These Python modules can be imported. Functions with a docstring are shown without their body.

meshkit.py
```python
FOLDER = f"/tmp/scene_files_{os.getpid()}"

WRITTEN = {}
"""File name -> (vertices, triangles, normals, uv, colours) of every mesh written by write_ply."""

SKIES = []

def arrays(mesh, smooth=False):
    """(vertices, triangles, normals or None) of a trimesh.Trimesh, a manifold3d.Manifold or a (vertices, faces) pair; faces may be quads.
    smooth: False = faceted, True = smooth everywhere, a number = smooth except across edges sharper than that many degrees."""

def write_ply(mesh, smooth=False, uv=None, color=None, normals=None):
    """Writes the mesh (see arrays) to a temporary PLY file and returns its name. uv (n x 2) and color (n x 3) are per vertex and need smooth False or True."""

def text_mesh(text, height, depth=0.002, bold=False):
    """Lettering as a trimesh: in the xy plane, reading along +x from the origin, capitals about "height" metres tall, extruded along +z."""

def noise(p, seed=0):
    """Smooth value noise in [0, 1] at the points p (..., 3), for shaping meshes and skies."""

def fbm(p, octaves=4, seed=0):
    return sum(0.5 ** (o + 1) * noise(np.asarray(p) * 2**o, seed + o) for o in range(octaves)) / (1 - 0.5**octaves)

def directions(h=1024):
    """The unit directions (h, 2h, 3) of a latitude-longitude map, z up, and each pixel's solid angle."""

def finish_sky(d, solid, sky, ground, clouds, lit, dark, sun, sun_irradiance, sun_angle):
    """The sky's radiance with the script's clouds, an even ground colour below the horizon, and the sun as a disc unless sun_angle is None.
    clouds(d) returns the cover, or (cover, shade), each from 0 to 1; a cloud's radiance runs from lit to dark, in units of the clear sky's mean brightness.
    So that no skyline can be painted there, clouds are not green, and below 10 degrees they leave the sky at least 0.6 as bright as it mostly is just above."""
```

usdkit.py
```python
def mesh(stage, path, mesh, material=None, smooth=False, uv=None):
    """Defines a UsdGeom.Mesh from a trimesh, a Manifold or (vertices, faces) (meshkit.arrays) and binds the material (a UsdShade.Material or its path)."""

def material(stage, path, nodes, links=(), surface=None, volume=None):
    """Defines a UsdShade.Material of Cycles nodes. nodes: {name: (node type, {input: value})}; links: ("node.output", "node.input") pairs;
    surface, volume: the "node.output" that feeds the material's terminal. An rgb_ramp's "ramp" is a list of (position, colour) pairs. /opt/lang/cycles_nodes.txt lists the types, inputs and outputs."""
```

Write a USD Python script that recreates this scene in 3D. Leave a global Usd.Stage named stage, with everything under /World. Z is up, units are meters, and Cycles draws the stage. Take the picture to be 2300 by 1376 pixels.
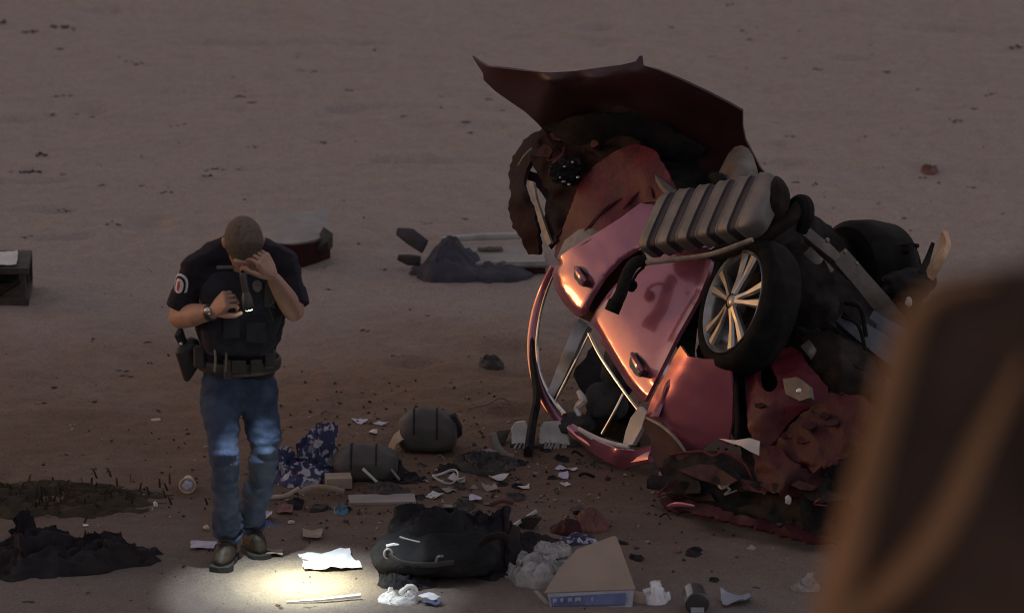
import math, numpy as np, trimesh, usdkit, meshkit, manifold3d as m3
from pxr import Usd, UsdGeom, UsdLux, UsdShade, Gf, Sdf
from scipy.spatial import Delaunay
from scipy.interpolate import RBFInterpolator
from shapely.geometry import Polygon, Point, LineString
from shapely import contains_xy

stage = Usd.Stage.CreateInMemory()
UsdGeom.SetStageUpAxis(stage, 'Z'); UsdGeom.SetStageMetersPerUnit(stage, 1.0)
UsdGeom.Xform.Define(stage, '/World'); UsdGeom.Scope.Define(stage, '/World/Looks')
V = lambda *a: np.array(a, float)

# ------------------------------------------------------------------ camera
PITCH = math.radians(16.0)
FPX = 510.0 * 32.0                       # focal length in photo pixels (2300 wide)
FOC = FPX * 36 / 2300
_dep = PITCH + math.atan((1080 - 688) / FPX)
CAM = V(0, -32 * math.cos(_dep), 32 * math.sin(_dep))
cam = UsdGeom.Camera.Define(stage, '/World/camera')
cam.AddTranslateOp().Set(Gf.Vec3d(*CAM)); cam.AddRotateXOp().Set(90 - math.degrees(PITCH))
cam.CreateHorizontalApertureAttr(36.0); cam.CreateVerticalApertureAttr(36 * 612 / 1024)
cam.CreateFocalLengthAttr(FOC); cam.CreateFocusDistanceAttr(32.0); cam.CreateFStopAttr(3.3)
cam.CreateClippingRangeAttr(Gf.Vec2f(0.5, 5000)); cam.CreateExposureAttr(1.12)

# ------------------------------------------------------------------ sky and the last low light
SUN = V(-0.965, 0.24, 0.04); SUN /= np.linalg.norm(SUN)
_el, _rot = math.asin(SUN[2]), math.atan2(SUN[0], SUN[1])
ADDED_CLOUD = (2.5, 2.09, 2.14)                # unseen mauve overcast, added to brighten the light from above
sky = UsdLux.DomeLight.Define(stage, '/World/sky'); sky.CreateIntensityAttr(1.0)
skym = usdkit.material(stage, '/World/Looks/sky_look',
    {'sky': ('sky_texture', {'sky_type': 'single_scattering', 'sun_disc': False, 'sun_elevation': _el, 'sun_rotation': _rot, 'air_density': 1.0, 'aerosol_density': 3.0, 'ozone_density': 1.0}),
     'tint': ('mix_color', {'blend_type': 'multiply', 'fac': 1.0, 'b': (1.0, 1.0, 1.15), 'use_clamp': False}),
     'tc': ('texture_coordinate', {}), 'mp': ('mapping', {'scale': (1.2, 1.2, 3.0)}),
     'n': ('noise_texture', {'scale': 2.2, 'detail': 6.0, 'roughness': .55}),
     'cover': ('rgb_ramp', {'ramp': [(.38, (0, 0, 0)), (.62, (.85, .85, .85))]}),
     'added_cloud': ('mix_color', {'blend_type': 'mix', 'b': ADDED_CLOUD, 'use_clamp': False}),
     'bg': ('background_shader', {'strength': 0.12})},
    [('sky.color', 'tint.a'), ('tc.generated', 'mp.vector'), ('mp.vector', 'n.vector'), ('n.fac', 'cover.fac'), ('cover.color', 'added_cloud.fac'), ('tint.result', 'added_cloud.a'), ('added_cloud.result', 'bg.color')], surface='bg.background')
UsdShade.MaterialBindingAPI.Apply(sky.GetPrim()).Bind(skym)
sky.GetPrim().SetCustomDataByKey('kind', 'structure')
sun = UsdLux.DistantLight.Define(stage, '/World/sun')
sun.CreateIntensityAttr(0.034); sun.CreateAngleAttr(5.0); sun.CreateNormalizeAttr(True); sun.CreateColorAttr(Gf.Vec3f(1.0, 0.47, 0.2))
_z = SUN; _x = np.cross(V(0, 0, 1), _z); _x /= np.linalg.norm(_x); _y = np.cross(_z, _x)
sun.AddTransformOp().Set(Gf.Matrix4d(*_x, 0, *_y, 0, *_z, 0, 0, 0, 20, 1))

# ------------------------------------------------------------------ placing helpers
CP, SP = math.cos(PITCH), math.sin(PITCH)
def ray(px, py):
    a, b = (px - 1150) / FPX, -(py - 688) / FPX
    return V(a, CP + b * SP, -SP + b * CP)
def at(px, py, Y):                         # the point of the vertical plane y = Y seen at the photo pixel
    r = ray(px, py); return CAM + r * ((Y - CAM[1]) / r[1])
def gnd(px, py, z=0.0):                    # the point of the ground seen at the photo pixel
    r = ray(px, py); return CAM + r * ((z - CAM[2]) / r[2])
def gY(py): return gnd(1150, py)[1]

used = {}
def numbered(path):
    n = used.get(path, 0); used[path] = n + 1
    return path if n == 0 else f'{path}_{n:03d}'
class Thing:
    def __init__(self, name, label, cat, loc=(0, 0, 0), group=None, kind=None):
        self.path = numbered('/World/' + name); self.loc = V(*loc)
        x = UsdGeom.Xform.Define(stage, self.path); x.AddTranslateOp().Set(Gf.Vec3d(*map(float, loc)))
        tag(x.GetPrim(), label, cat, group, kind)
    def part(self, name, mesh, mat, smooth=35, label=None, under=None, local=False):
        v, f = vf(mesh)
        p = numbered((under or self.path) + '/' + name)
        if not local: v = v - self.loc
        m = usdkit.mesh(stage, p, (v, f), M[mat], smooth=smooth)
        if label: m.GetPrim().SetCustomDataByKey('label', label)
        return p
def tag(p, label=None, cat=None, group=None, kind=None):
    for k, v in (('label', label), ('category', cat), ('group', group), ('kind', kind)):
        if v: p.SetCustomDataByKey(k, v)
def solo(name, mesh, mat, label=None, cat=None, group=None, kind=None, smooth=35):
    m = usdkit.mesh(stage, numbered('/World/' + name), vf(mesh), M[mat], smooth=smooth)
    tag(m.GetPrim(), label, cat, group, kind); return m
def vf(mesh):
    if hasattr(mesh, 'to_mesh'):
        q = mesh.to_mesh(); return np.array(q.vert_properties[:, :3], float), np.array(q.tri_verts)
    if isinstance(mesh, tuple):
        v, f = np.asarray(mesh[0], float), np.asarray(mesh[1], int)
        if f.shape[1] == 4: f = np.vstack([f[:, [0, 1, 2]], f[:, [0, 2, 3]]])
        return v, f
    return np.array(mesh.vertices), np.array(mesh.faces)
def cat(*ms):
    vs, fs, n = [], [], 0
    for m in ms:
        v, f = vf(m); vs.append(v); fs.append(f + n); n += len(v)
    return np.vstack(vs), np.vstack(fs)

def spline(pts, n=8, closed=False):
    """Catmull-Rom through rows of pts."""
    p = np.asarray(pts, float)
    p = np.vstack([p[-1], p, p[0], p[1]]) if closed else np.vstack([2 * p[0] - p[1], p, 2 * p[-1] - p[-2]])
    out = []
    for i in range(1, len(p) - 2):
        for t in np.arange(n) / n:
            a, b, c, d = p[i - 1:i + 3]
            out.append(0.5 * (2 * b + (c - a) * t + (2 * a - 5 * b + 4 * c - d) * t * t + (3 * b - a - 3 * c + d) * t ** 3))
    if not closed: out.append(p[-2])
    return np.array(out)
def resample(p, step, closed=True):
    p = np.asarray(p, float); q = np.vstack([p, p[:1]]) if closed else p
    out = []
    for a, b in zip(q[:-1], q[1:]):
        k = max(1, int(np.linalg.norm(b - a) / step)); out += [a + (b - a) * i / k for i in range(k)]
    if not closed: out.append(q[-1])
    return np.array(out)
def tube(pts, r, n=8, flat=1.0, cap=True, up=None):
    """Tube along rows of 3-D points; r one radius or one per point; flat squeezes the second axis."""
    p = np.asarray(pts, float); r = np.broadcast_to(np.asarray(r, float), len(p))
    t = np.gradient(p, axis=0); t /= np.linalg.norm(t, axis=1, keepdims=True) + 1e-12
    u = V(0, 0, 1) if up is None else V(*up)
    if abs(t[0] @ u) > .9: u = V(1, 0, 0)
    vs = []
    for i in range(len(p)):
        u = u - t[i] * (u @ t[i]); u /= np.linalg.norm(u); w = np.cross(t[i], u)
        a = np.arange(n) / n * 2 * np.pi
        vs.append(p[i] + r[i] * (np.cos(a)[:, None] * u + flat * np.sin(a)[:, None] * w))
    v = np.vstack(vs); f = []
    for i in range(len(p) - 1):
        for j in range(n):
            a, b = i * n + j, i * n + (j + 1) % n
            f += [(a, b, b + n), (a, b + n, a + n)]
    if cap:
        v = np.vstack([v, p[0], p[-1]]); k = len(v)
        for j in range(n):
            f += [(k - 2, (j + 1) % n, j), (k - 1, (len(p) - 1) * n + j, (len(p) - 1) * n + (j + 1) % n)]
    return v, np.array(f)
def lerpr(r, n):
    r = np.atleast_1d(r).astype(float); return np.interp(np.linspace(0, 1, n), np.linspace(0, 1, len(r)), r)
def box(c, s, rot=None, ch=.08):
    """Chamfered box."""
    s = V(*s) / 2; c0 = ch * s.min()
    pts = [V(*(sg * (s - V(*[(c0 if k != a else 0) for k in range(3)])))) for sg in [V(i, j, k) for i in (-1, 1) for j in (-1, 1) for k in (-1, 1)] for a in range(3)]
    m = m3.Manifold.hull_points(np.array(pts)); v, f = vf(m)
    if rot is not None: v = v @ np.asarray(rot).T
    return v + V(*c), f
def rotm(ax, deg): return trimesh.transformations.rotation_matrix(math.radians(deg), ax)[:3, :3]
def grid_mesh(nx, ny): 
    i = np.arange((nx - 1) * (ny - 1)); a = i // (ny - 1) * ny + i % (ny - 1)
    return np.stack([a, a + ny, a + ny + 1, a + 1], 1)
def solidify(v, f, th, nrm=None):
    """Closed shell from an open sheet: th metres thick."""
    if nrm is None:
        nrm = np.zeros_like(v); fn = np.cross(v[f[:, 1]] - v[f[:, 0]], v[f[:, 2]] - v[f[:, 0]])
        for k in range(3): np.add.at(nrm, f[:, k], fn)
        nrm /= np.linalg.norm(nrm, axis=1, keepdims=True) + 1e-12
    e = np.vstack([f[:, [0, 1]], f[:, [1, 2]], f[:, [2, 0]]]); es = {tuple(x) for x in e}
    b = np.array([x for x in es if (x[1], x[0]) not in es]); n = len(v)
    side = np.vstack([np.stack([b[:, 0], b[:, 0] + n, b[:, 1] + n], 1), np.stack([b[:, 0], b[:, 1] + n, b[:, 1]], 1)])
    return np.vstack([v, v - nrm * th]), np.vstack([f, f[:, ::-1] + n, side])
def fb(p, s, seed=0, oc=4): return meshkit.fbm(np.asarray(p) * s, oc, seed) - 0.5

# ------------------------------------------------------------------ materials
M = {}
def mat(name, base, rough=.6, base2=None, scale=12., met=0., coat=0., spec=.5, bump=0., bscale=60., detail=4., trans=0., coatr=.05, sheen=0., lo=.35, hi=.65, coord='object', stretch=(1, 1, 1), distort=0.):
    nodes = {'p': ('principled_bsdf', {'base_color': base, 'roughness': rough, 'metallic': met, 'coat_weight': coat, 'coat_roughness': coatr, 'specular_ior_level': spec, 'transmission_weight': trans, 'sheen_weight': sheen})}
    links = []
    nodes['tc'] = ('texture_coordinate', {}); nodes['mp'] = ('mapping', {'scale': stretch}); links += [('tc.object', 'mp.vector')]
    if base2 is not None:
        nodes['n'] = ('noise_texture', {'scale': scale, 'detail': detail, 'roughness': .6, 'distortion': distort})
        nodes['r'] = ('rgb_ramp', {'ramp': [(lo, base), (hi, base2)]})
        links += [('mp.vector', 'n.vector'), ('n.fac', 'r.fac'), ('r.color', 'p.base_color')]
    if bump:
        nodes['bn'] = ('noise_texture', {'scale': bscale, 'detail': 5.0, 'roughness': .65})
        nodes['b'] = ('bump', {'strength': bump, 'distance': .01})
        links += [('mp.vector', 'bn.vector'), ('bn.fac', 'b.height'), ('b.normal', 'p.normal')]
    M[name] = usdkit.material(stage, '/World/Looks/' + name, nodes, links, surface='p.BSDF'); return M[name]

# darker brown, churned earth round the wreck against paler sand, with its own ragged outline
M['sand'] = usdkit.material(stage, '/World/Looks/sand', {
    'g': ('geometry', {}),
    'n1': ('noise_texture', {'scale': 1.3, 'detail': 6., 'roughness': .6}),
    'n2': ('noise_texture', {'scale': 14., 'detail': 6., 'roughness': .7}),
    'n3': ('noise_texture', {'scale': 110., 'detail': 4., 'roughness': .75}),
    'sx': ('separate_xyz', {}),
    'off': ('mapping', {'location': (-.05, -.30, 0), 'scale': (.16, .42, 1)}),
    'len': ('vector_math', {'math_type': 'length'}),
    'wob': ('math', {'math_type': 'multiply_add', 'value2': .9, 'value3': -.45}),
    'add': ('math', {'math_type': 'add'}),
    'brown_mask': ('map_range', {'range_type': 'smoothstep', 'from_min': .3, 'from_max': 1.1, 'to_min': 1., 'to_max': 0., 'clamp': True}),
    'pale_sand': ('rgb_ramp', {'ramp': [(.25, (.215, .178, .158)), (.75, (.265, .22, .195))]}),
    'brown_earth': ('rgb_ramp', {'ramp': [(.25, (.135, .085, .058)), (.75, (.20, .128, .09))]}),
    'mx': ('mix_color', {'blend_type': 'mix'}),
    'near_tone': ('map_range', {'range_type': 'smoothstep', 'from_min': -.2, 'from_max': 3.4, 'to_min': .63, 'to_max': 1., 'clamp': True}),  # multiplies the sand tone darker towards the camera
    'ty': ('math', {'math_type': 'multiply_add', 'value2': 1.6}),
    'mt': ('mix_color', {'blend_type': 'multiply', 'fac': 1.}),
    'fl': ('rgb_ramp', {'ramp': [(.3, (.55, .53, .52)), (.5, (1, 1, 1)), (.72, (1.25, 1.25, 1.25))]}),
    'ml': ('mix_color', {'blend_type': 'multiply', 'fac': 1.}),
    'hb': ('math', {'math_type': 'multiply_add', 'value2': .35}),
    'b': ('bump', {'strength': .7, 'distance': .02}),
    'p': ('principled_bsdf', {'roughness': .92, 'specular_ior_level': .25})},
    [('g.position', x + '.vector') for x in ('n1', 'n2', 'n3', 'off')] + [('off.vector', 'len.vector1'), ('n1.fac', 'wob.value1'), ('len.value', 'add.value1'), ('wob.value', 'add.value2'),
     ('add.value', 'brown_mask.value'), ('n2.fac', 'pale_sand.fac'), ('n2.fac', 'brown_earth.fac'), ('brown_mask.result', 'mx.fac'), ('pale_sand.color', 'mx.a'), ('brown_earth.color', 'mx.b'),
     ('n3.fac', 'fl.fac'), ('mx.result', 'ml.a'), ('fl.color', 'ml.b'), ('g.position', 'sx.vector'), ('n1.fac', 'ty.value1'), ('sx.y', 'ty.value3'), ('ty.value', 'near_tone.value'), ('ml.result', 'mt.a'), ('near_tone.result', 'mt.b'), ('mt.result', 'p.base_color'),
     ('n3.fac', 'hb.value1'), ('n2.fac', 'hb.value3'), ('hb.value', 'b.height'), ('b.normal', 'p.normal')], surface='p.BSDF')

# ------------------------------------------------------------------ ground: one sheet to the horizon, fine where it is seen
def axis(lo, hi, step, far, sgn=None):
    a = np.arange(lo, hi, step); g = [hi]; s = step
    while g[-1] < far: s *= 1.5; g.append(g[-1] + s)
    l = [lo - step]; s = step
    while l[-1] > -far: s *= 1.5; l.append(l[-1] - s)
    return np.array(l[::-1] + list(a) + g)
def ground_z(x, y):
    p = np.stack([x, y, 0 * x], -1)
    near = np.clip(1.2 - np.hypot((x) / 14, (y - 4) / 16), 0, 1)
    z = .05 * fb(p, .8, 3, 3) + .022 * fb(p * V(1, 1.6, 1), 4.5, 5, 3)
    z -= .03 * np.clip(meshkit.noise(p * V(2.2, 5.5, 1), 9) - .78, 0, 1) / .22 * (meshkit.noise(p * .9, 12) > .35)
    z += .012 * fb(p, 18., 7, 2)
    c = np.exp(-((x - .1) * .28) ** 2 - ((y - .9) * .55) ** 2)
    z += c * (.05 * fb(p, 2.6, 21, 3) + .03 * fb(p * V(1, 1.3, 1), 8., 22, 3))
    return z * near
_gx, _gy = axis(-3.2, 3.2, .026, 900), axis(-2.2, 10.2, .032, 900)
_X, _Y = np.meshgrid(_gx, _gy, indexing='ij')
_Z = ground_z(_X, _Y)
_f = grid_mesh(len(_gx), len(_gy))
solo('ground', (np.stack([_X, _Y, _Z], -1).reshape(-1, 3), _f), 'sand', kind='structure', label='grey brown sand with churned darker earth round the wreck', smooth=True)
def gz(p): return float(ground_z(np.array([p[0]]), np.array([p[1]]))[0])
def onground(px, py, lift=0.):
    p = gnd(px, py); 
    for _ in range(4): p = gnd(px, py, gz(p))
    return p + V(0, 0, lift)
# ------------------------------------------------------------------ the lit torch
def spot(path, pos, target, power, cone, soft, col, rad, origin=(0, 0, 0)):
    l = UsdLux.SphereLight.Define(stage, path); l.CreateRadiusAttr(rad); l.CreateIntensityAttr(power); l.CreateColorAttr(Gf.Vec3f(*col)); l.CreateNormalizeAttr(True)
    sh = UsdLux.ShapingAPI.Apply(l.GetPrim()); sh.CreateShapingConeAngleAttr(cone); sh.CreateShapingConeSoftnessAttr(soft)
    z = V(*pos) - V(*target); z /= np.linalg.norm(z); x = np.cross(V(0, 1, 0), z); x /= np.linalg.norm(x); y = np.cross(z, x)
    l.AddTransformOp().Set(Gf.Matrix4d(*x, 0, *y, 0, *z, 0, *map(float, V(*pos) - V(*origin)), 1))
# ------------------------------------------------------------------ materials of the wreck
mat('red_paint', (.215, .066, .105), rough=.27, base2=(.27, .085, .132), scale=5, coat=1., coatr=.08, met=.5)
mat('near_black_red', (.007, .003, .0035), rough=.75, spec=.15, base2=(.02, .006, .007), scale=7, bump=.5, bscale=40)  # red brought near black; carries the shade under the bonnet in its colour
mat('bonnet_red', (.02, .005, .006), rough=.5, spec=.3, base2=(.036, .008, .010), scale=4, coat=.3, coatr=.25)  # darker than the door paint: shade of the overhang put into the colour
mat('scuffed_red', (.095, .011, .021), rough=.5, spec=.15, coat=.08, coatr=.2, base2=(.042, .007, .012), scale=9, bump=.5, bscale=45, stretch=(1, 1, .35), distort=1.2)
mat('dark_red', (.022, .006, .008), rough=.65, spec=.2, base2=(.04, .009, .012), scale=6, bump=.25, bscale=30)
mat('dull_red', (.05, .007, .011), rough=.6, spec=.2, base2=(.022, .005, .007), scale=5, lo=.35, hi=.65, bump=.7, bscale=38)
mat('bare_metal', (.10, .095, .09), rough=.45, base2=(.18, .165, .15), scale=18, met=.35, bump=.3)
mat('near_black', (.006, .0055, .006), rough=.85, spec=.2, base2=(.018, .015, .014), scale=14, bump=.8, bscale=40)  # plain near-black tone shared by many parts of the wreck
mat('rusty', (.009, .007, .006), rough=.85, spec=.15, base2=(.022, .015, .011), scale=20, bump=.6)
mat('rubber', (.005, .005, .0055), spec=.12, rough=.9, base2=(.012, .011, .010), scale=16, bump=.4, bscale=90)
mat('alloy', (.36, .345, .33), rough=.3, base2=(.22, .21, .205), scale=10, met=.9)
mat('silver_shield', (.085, .08, .078), rough=.5, base2=(.15, .138, .13), scale=8, met=.35, bump=.2, bscale=70)
mat('groove_dark', (.012, .013, .022), rough=.6, spec=.3, base2=(.03, .024, .026), scale=7)  # shade of the muffler grooves as a colour
mat('chrome', (.62, .60, .58), rough=.2, met=1., base2=(.45, .43, .42), scale=14)
mat('gloss_black', (.012, .012, .014), rough=.3, coat=.6, coatr=.15)
mat('pillar_grey', (.26, .25, .25), rough=.35, base2=(.32, .31, .31), scale=10, coat=.5, coatr=.15)
mat('pale_plastic', (.46, .45, .44), rough=.5, base2=(.36, .34, .33), scale=12)
mat('splinter', (.42, .28, .17), rough=.75, base2=(.30, .18, .10), scale=22, stretch=(1, 1, .2))
mat('frame_grey', (.11, .095, .082), rough=.55, base2=(.065, .055, .048), scale=12, met=.2, bump=.4)
mat('frame_blue', (.075, .085, .105), rough=.5, base2=(.05, .055, .068), scale=12, met=.2, bump=.3)
mat('trim_fabric', (.02, .019, .021), rough=.95, base2=(.034, .032, .033), scale=25, bump=.5, bscale=120)
mat('lens', (.55, .55, .55), rough=.08, met=.7)

X0, Y0p = 1400, 1050
def pl(px, py): return .1 - .85 * (px - 1440) / 510 + .7 * (900 - py) / 510
def depth(ctrl):
    if callable(ctrl): return ctrl
    c = np.array(ctrl, float)
    if len(c) < 4: 
        return lambda q: np.full(len(q), c[:, 2].mean())
    g = RBFInterpolator(c[:, :2] / 100, c[:, 2], kernel='thin_plate_spline', smoothing=1e-4)
    return lambda q: g(np.asarray(q, float) / 100)
def sheet(poly, ctrl=((0, 0, 0),), th=.006, res=14, dent=.0, dscale=5., seed=0, holes=(), smooth_outline=0, rag=0., fold=0., foldscale=3., absolute=False):
    """Sheet metal: an outline with a depth behind the car's side at its control points, dented and given thickness."""
    P = np.array(poly, float)
    if smooth_outline: P = spline(P, smooth_outline, True)
    P = resample(P, res)
    if rag:
        rg = np.random.default_rng(seed + 77); P = P + rg.normal(0, rag, P.shape)
    pg = Polygon(P, [resample(np.array(h, float), res) for h in holes])
    if not pg.is_valid: pg = pg.buffer(0)
    if pg.geom_type != 'Polygon': pg = max(pg.geoms, key=lambda g: g.area)
    bd = [np.array(pg.exterior.coords)[:-1]] + [np.array(i.coords)[:-1] for i in pg.interiors]
    x0, y0, x1, y1 = pg.bounds
    gx, gy = np.meshgrid(np.arange(x0, x1, res), np.arange(y0, y1, res * .87)); gx[1::2] += res / 2
    q = np.stack([gx.ravel(), gy.ravel()], 1); q = q + np.random.default_rng(seed).normal(0, res * .06, q.shape)
    inner = pg.buffer(-res * .55)
    q = q[contains_xy(inner, q[:, 0], q[:, 1])] if not inner.is_empty else q[:0]
    A = np.vstack(bd + [q]); D = Delaunay(A)
    cen = A[D.simplices].mean(1); t = D.simplices[contains_xy(pg, cen[:, 0], cen[:, 1])]
    a, b, c = A[t[:, 0]], A[t[:, 1]], A[t[:, 2]]
    ar = (b[:, 0] - a[:, 0]) * (c[:, 1] - a[:, 1]) - (b[:, 1] - a[:, 1]) * (c[:, 0] - a[:, 0])
    t = t[abs(ar) > 1e-3]; ar = ar[abs(ar) > 1e-3]
    t[ar > 0] = t[ar > 0][:, ::-1]                      # towards the viewer's side
    keep = np.unique(t); ix = -np.ones(len(A), int); ix[keep] = np.arange(len(keep)); A, t = A[keep], ix[t]
    o = depth(ctrl)(A)
    w = np.stack([A[:, 0], A[:, 1], 0 * o], 1) / 510
    o = o + dent * 2 * fb(w + seed * 7.3, dscale, seed, 3)
    if fold: o = o + fold * (np.abs(fb(w * V(1, 1, 1) + seed * 3.1, foldscale, seed + 5, 2)) * 4 - .5)
    v = np.array([at(x, y, d if absolute else pl(x, y) + d) for (x, y), d in zip(A, o)])
    t = t[:, ::-1]
    n = np.cross(v[t[:, 1]] - v[t[:, 0]], v[t[:, 2]] - v[t[:, 0]]).sum(0)
    if n[1] > 0: t = t[:, ::-1]
    return solidify(v, t, th)
def wt(pts, r, n=8, k=6, flat=1.0):
    """Tube through (px, py, depth offset)."""
    p = spline(pts, k) if k else np.array(pts, float)
    q = np.array([at(x, y, pl(x, y) + o) for x, y, o in p]); return tube(q, lerpr(r, len(q)), n, flat)
def segd(q, line):
    q = np.asarray(q, float); best = np.full(len(q), 1e9)
    for a, b in zip(line[:-1], line[1:]):
        a, b = V(*a), V(*b); t = np.clip(((q - a) @ (b - a)) / ((b - a) @ (b - a)), 0, 1)
        best = np.minimum(best, np.linalg.norm(q - a - t[:, None] * (b - a), axis=1))
    return best
def rolled(edges, crown=.0, mid=(0, 0), dirn=(1, 0), span=150., base=0., tip=0.):
    """Depth of a pressed panel: a shallow crown, its edges rolled back; edges: (polyline, width in px, roll in m)."""
    def f(q):
        q = np.asarray(q, float); o = base + tip * (q[:, 1] - mid[1]) / 510 + crown * (((q - V(*mid)) @ V(*dirn)) / span) ** 2
        for line, w, r in edges: o = o + r * np.clip(1 - segd(q, line) / w, 0, 1) ** 2
        return o
    return f
def plate(poly, o=0., th=.02, **k):
    return sheet(poly, o if not np.isscalar(o) else ((0, 0, o),), th=th, **k)

base = onground(1450, 1080)
car = Thing('wrecked_car', 'crushed red car wreck standing nose up on its side with muffler hanging out', 'car', base)

# doors, seen from the car's right side; the belt line edge rolls away to the left
car.part('front_door', sheet([(1240, 615), (1249, 592), (1262, 572), (1300, 545), (1345, 520), (1395, 488), (1440, 455), (1488, 440), (1480, 480), (1452, 530), (1432, 565), (1400, 585), (1362, 625), (1335, 668), (1316, 706), (1300, 712), (1282, 700), (1262, 675), (1246, 648)],
    rolled([([(1249, 592), (1240, 615), (1246, 648), (1262, 675), (1282, 700), (1300, 712)], 70, .022), ([(1249, 592), (1240, 615), (1246, 648), (1262, 675), (1282, 700), (1300, 712)], 16, .05), ([(1316, 706), (1335, 668), (1362, 625), (1400, 585), (1432, 565)], 14, .03)], .03, (1350, 580), (.8, -.6), 120, -.02), th=.02, res=7, dent=.006, dscale=6), 'red_paint')
car.part('rear_door', sheet([(1326, 722), (1340, 694), (1372, 650), (1405, 615), (1440, 592), (1500, 560), (1590, 555), (1597, 585), (1588, 622), (1568, 670), (1545, 712), (1522, 752), (1498, 800), (1474, 848), (1447, 902), (1436, 894), (1408, 862), (1376, 812), (1348, 764)],
    rolled([([(1326, 722), (1348, 764), (1376, 812), (1408, 862), (1440, 900)], 80, .026), ([(1326, 722), (1348, 764), (1376, 812), (1408, 862), (1440, 900)], 14, .05), ([(1326, 722), (1340, 694), (1372, 650), (1405, 615), (1440, 592)], 12, .03), ([(1597, 585), (1588, 622), (1568, 670), (1545, 712), (1522, 752), (1498, 800), (1474, 848)], 22, -.02)], .03, (1450, 720), (.83, -.55), 160, -.03), th=.02, res=7, dent=.003), 'red_paint')
# the shut line between them shows the dark sill and pillar
car.part('door_pillar', sheet([(1300, 712), (1318, 690), (1352, 632), (1400, 580), (1440, 560), (1450, 585), (1405, 618), (1370, 655), (1342, 696), (1328, 724)], [(1300, 712, .16), (1440, 560, .10), (1370, 640, .11), (1328, 724, .17), (1352, 632, .12)], th=.02), 'dark_red')
# grab handles in their cups
def handle(cx, cy, tilt, s):
    a = math.radians(tilt); R = lambda u, w: (cx + s * (u * math.cos(a) - w * math.sin(a)), cy + s * (u * math.sin(a) + w * math.cos(a)))
    o = -.024
    cup = sheet([R(19 * math.cos(t) * (1 if math.sin(t) < .2 else .8), 28 * math.sin(t)) for t in np.linspace(0, 2 * np.pi, 26)[:-1]], ((cx, cy, o),), th=.008, res=5)
    q = car.part('door_handle', cup, 'gloss_black')
    bar = wt([(*R(-9, -26), o - .015), (*R(-5, -12), o - .035), (*R(3, 8), o - .037), (*R(13, 27), o - .015)], [.010, .014, .014, .010], k=6)
    car.part('grip', bar, 'red_paint', under=q)
    key = wt([(*R(8, 20), o - .008), (*R(13, 24), o - .028)], [.018, .016], k=2, n=10); car.part('lock_cap', key, 'dark_red', under=q)
handle(1305, 620, -12, .82); handle(1432, 818, -8, .98)

# glazing frames between belt and roof rail
car.part('window_trim', wt([(1322, 748, .16), (1345, 795, .15), (1380, 848, .15), (1410, 890, .15), (1436, 924, .16)], .006, k=5), 'chrome')
car.part('window_trim', wt([(1322, 752, .18), (1298, 800, .2), (1270, 855, .22), (1246, 902, .24)], .005, k=4), 'chrome')
car.part('centre_pillar', sheet([(1287, 735), (1303, 715), (1320, 728), (1302, 768), (1282, 815), (1262, 858), (1240, 897), (1229, 884), (1247, 835), (1266, 785)], [(1303, 715, .18), (1320, 728, .22), (1240, 897, .26), (1229, 884, .22), (1270, 800, .17), (1284, 810, .21), (1255, 810, .22)], th=.02, res=8), 'pillar_grey')
car.part('pillar_black_strip', sheet([(1320, 730), (1330, 738), (1308, 785), (1272, 862), (1250, 900), (1241, 897), (1264, 858), (1300, 775)], [(1320, 730, .22), (1330, 738, .24), (1241, 897, .27), (1250, 900, .29), (1290, 810, .24)], th=.02, res=8), 'gloss_black')  # gloss black strip beside the centre pillar
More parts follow.
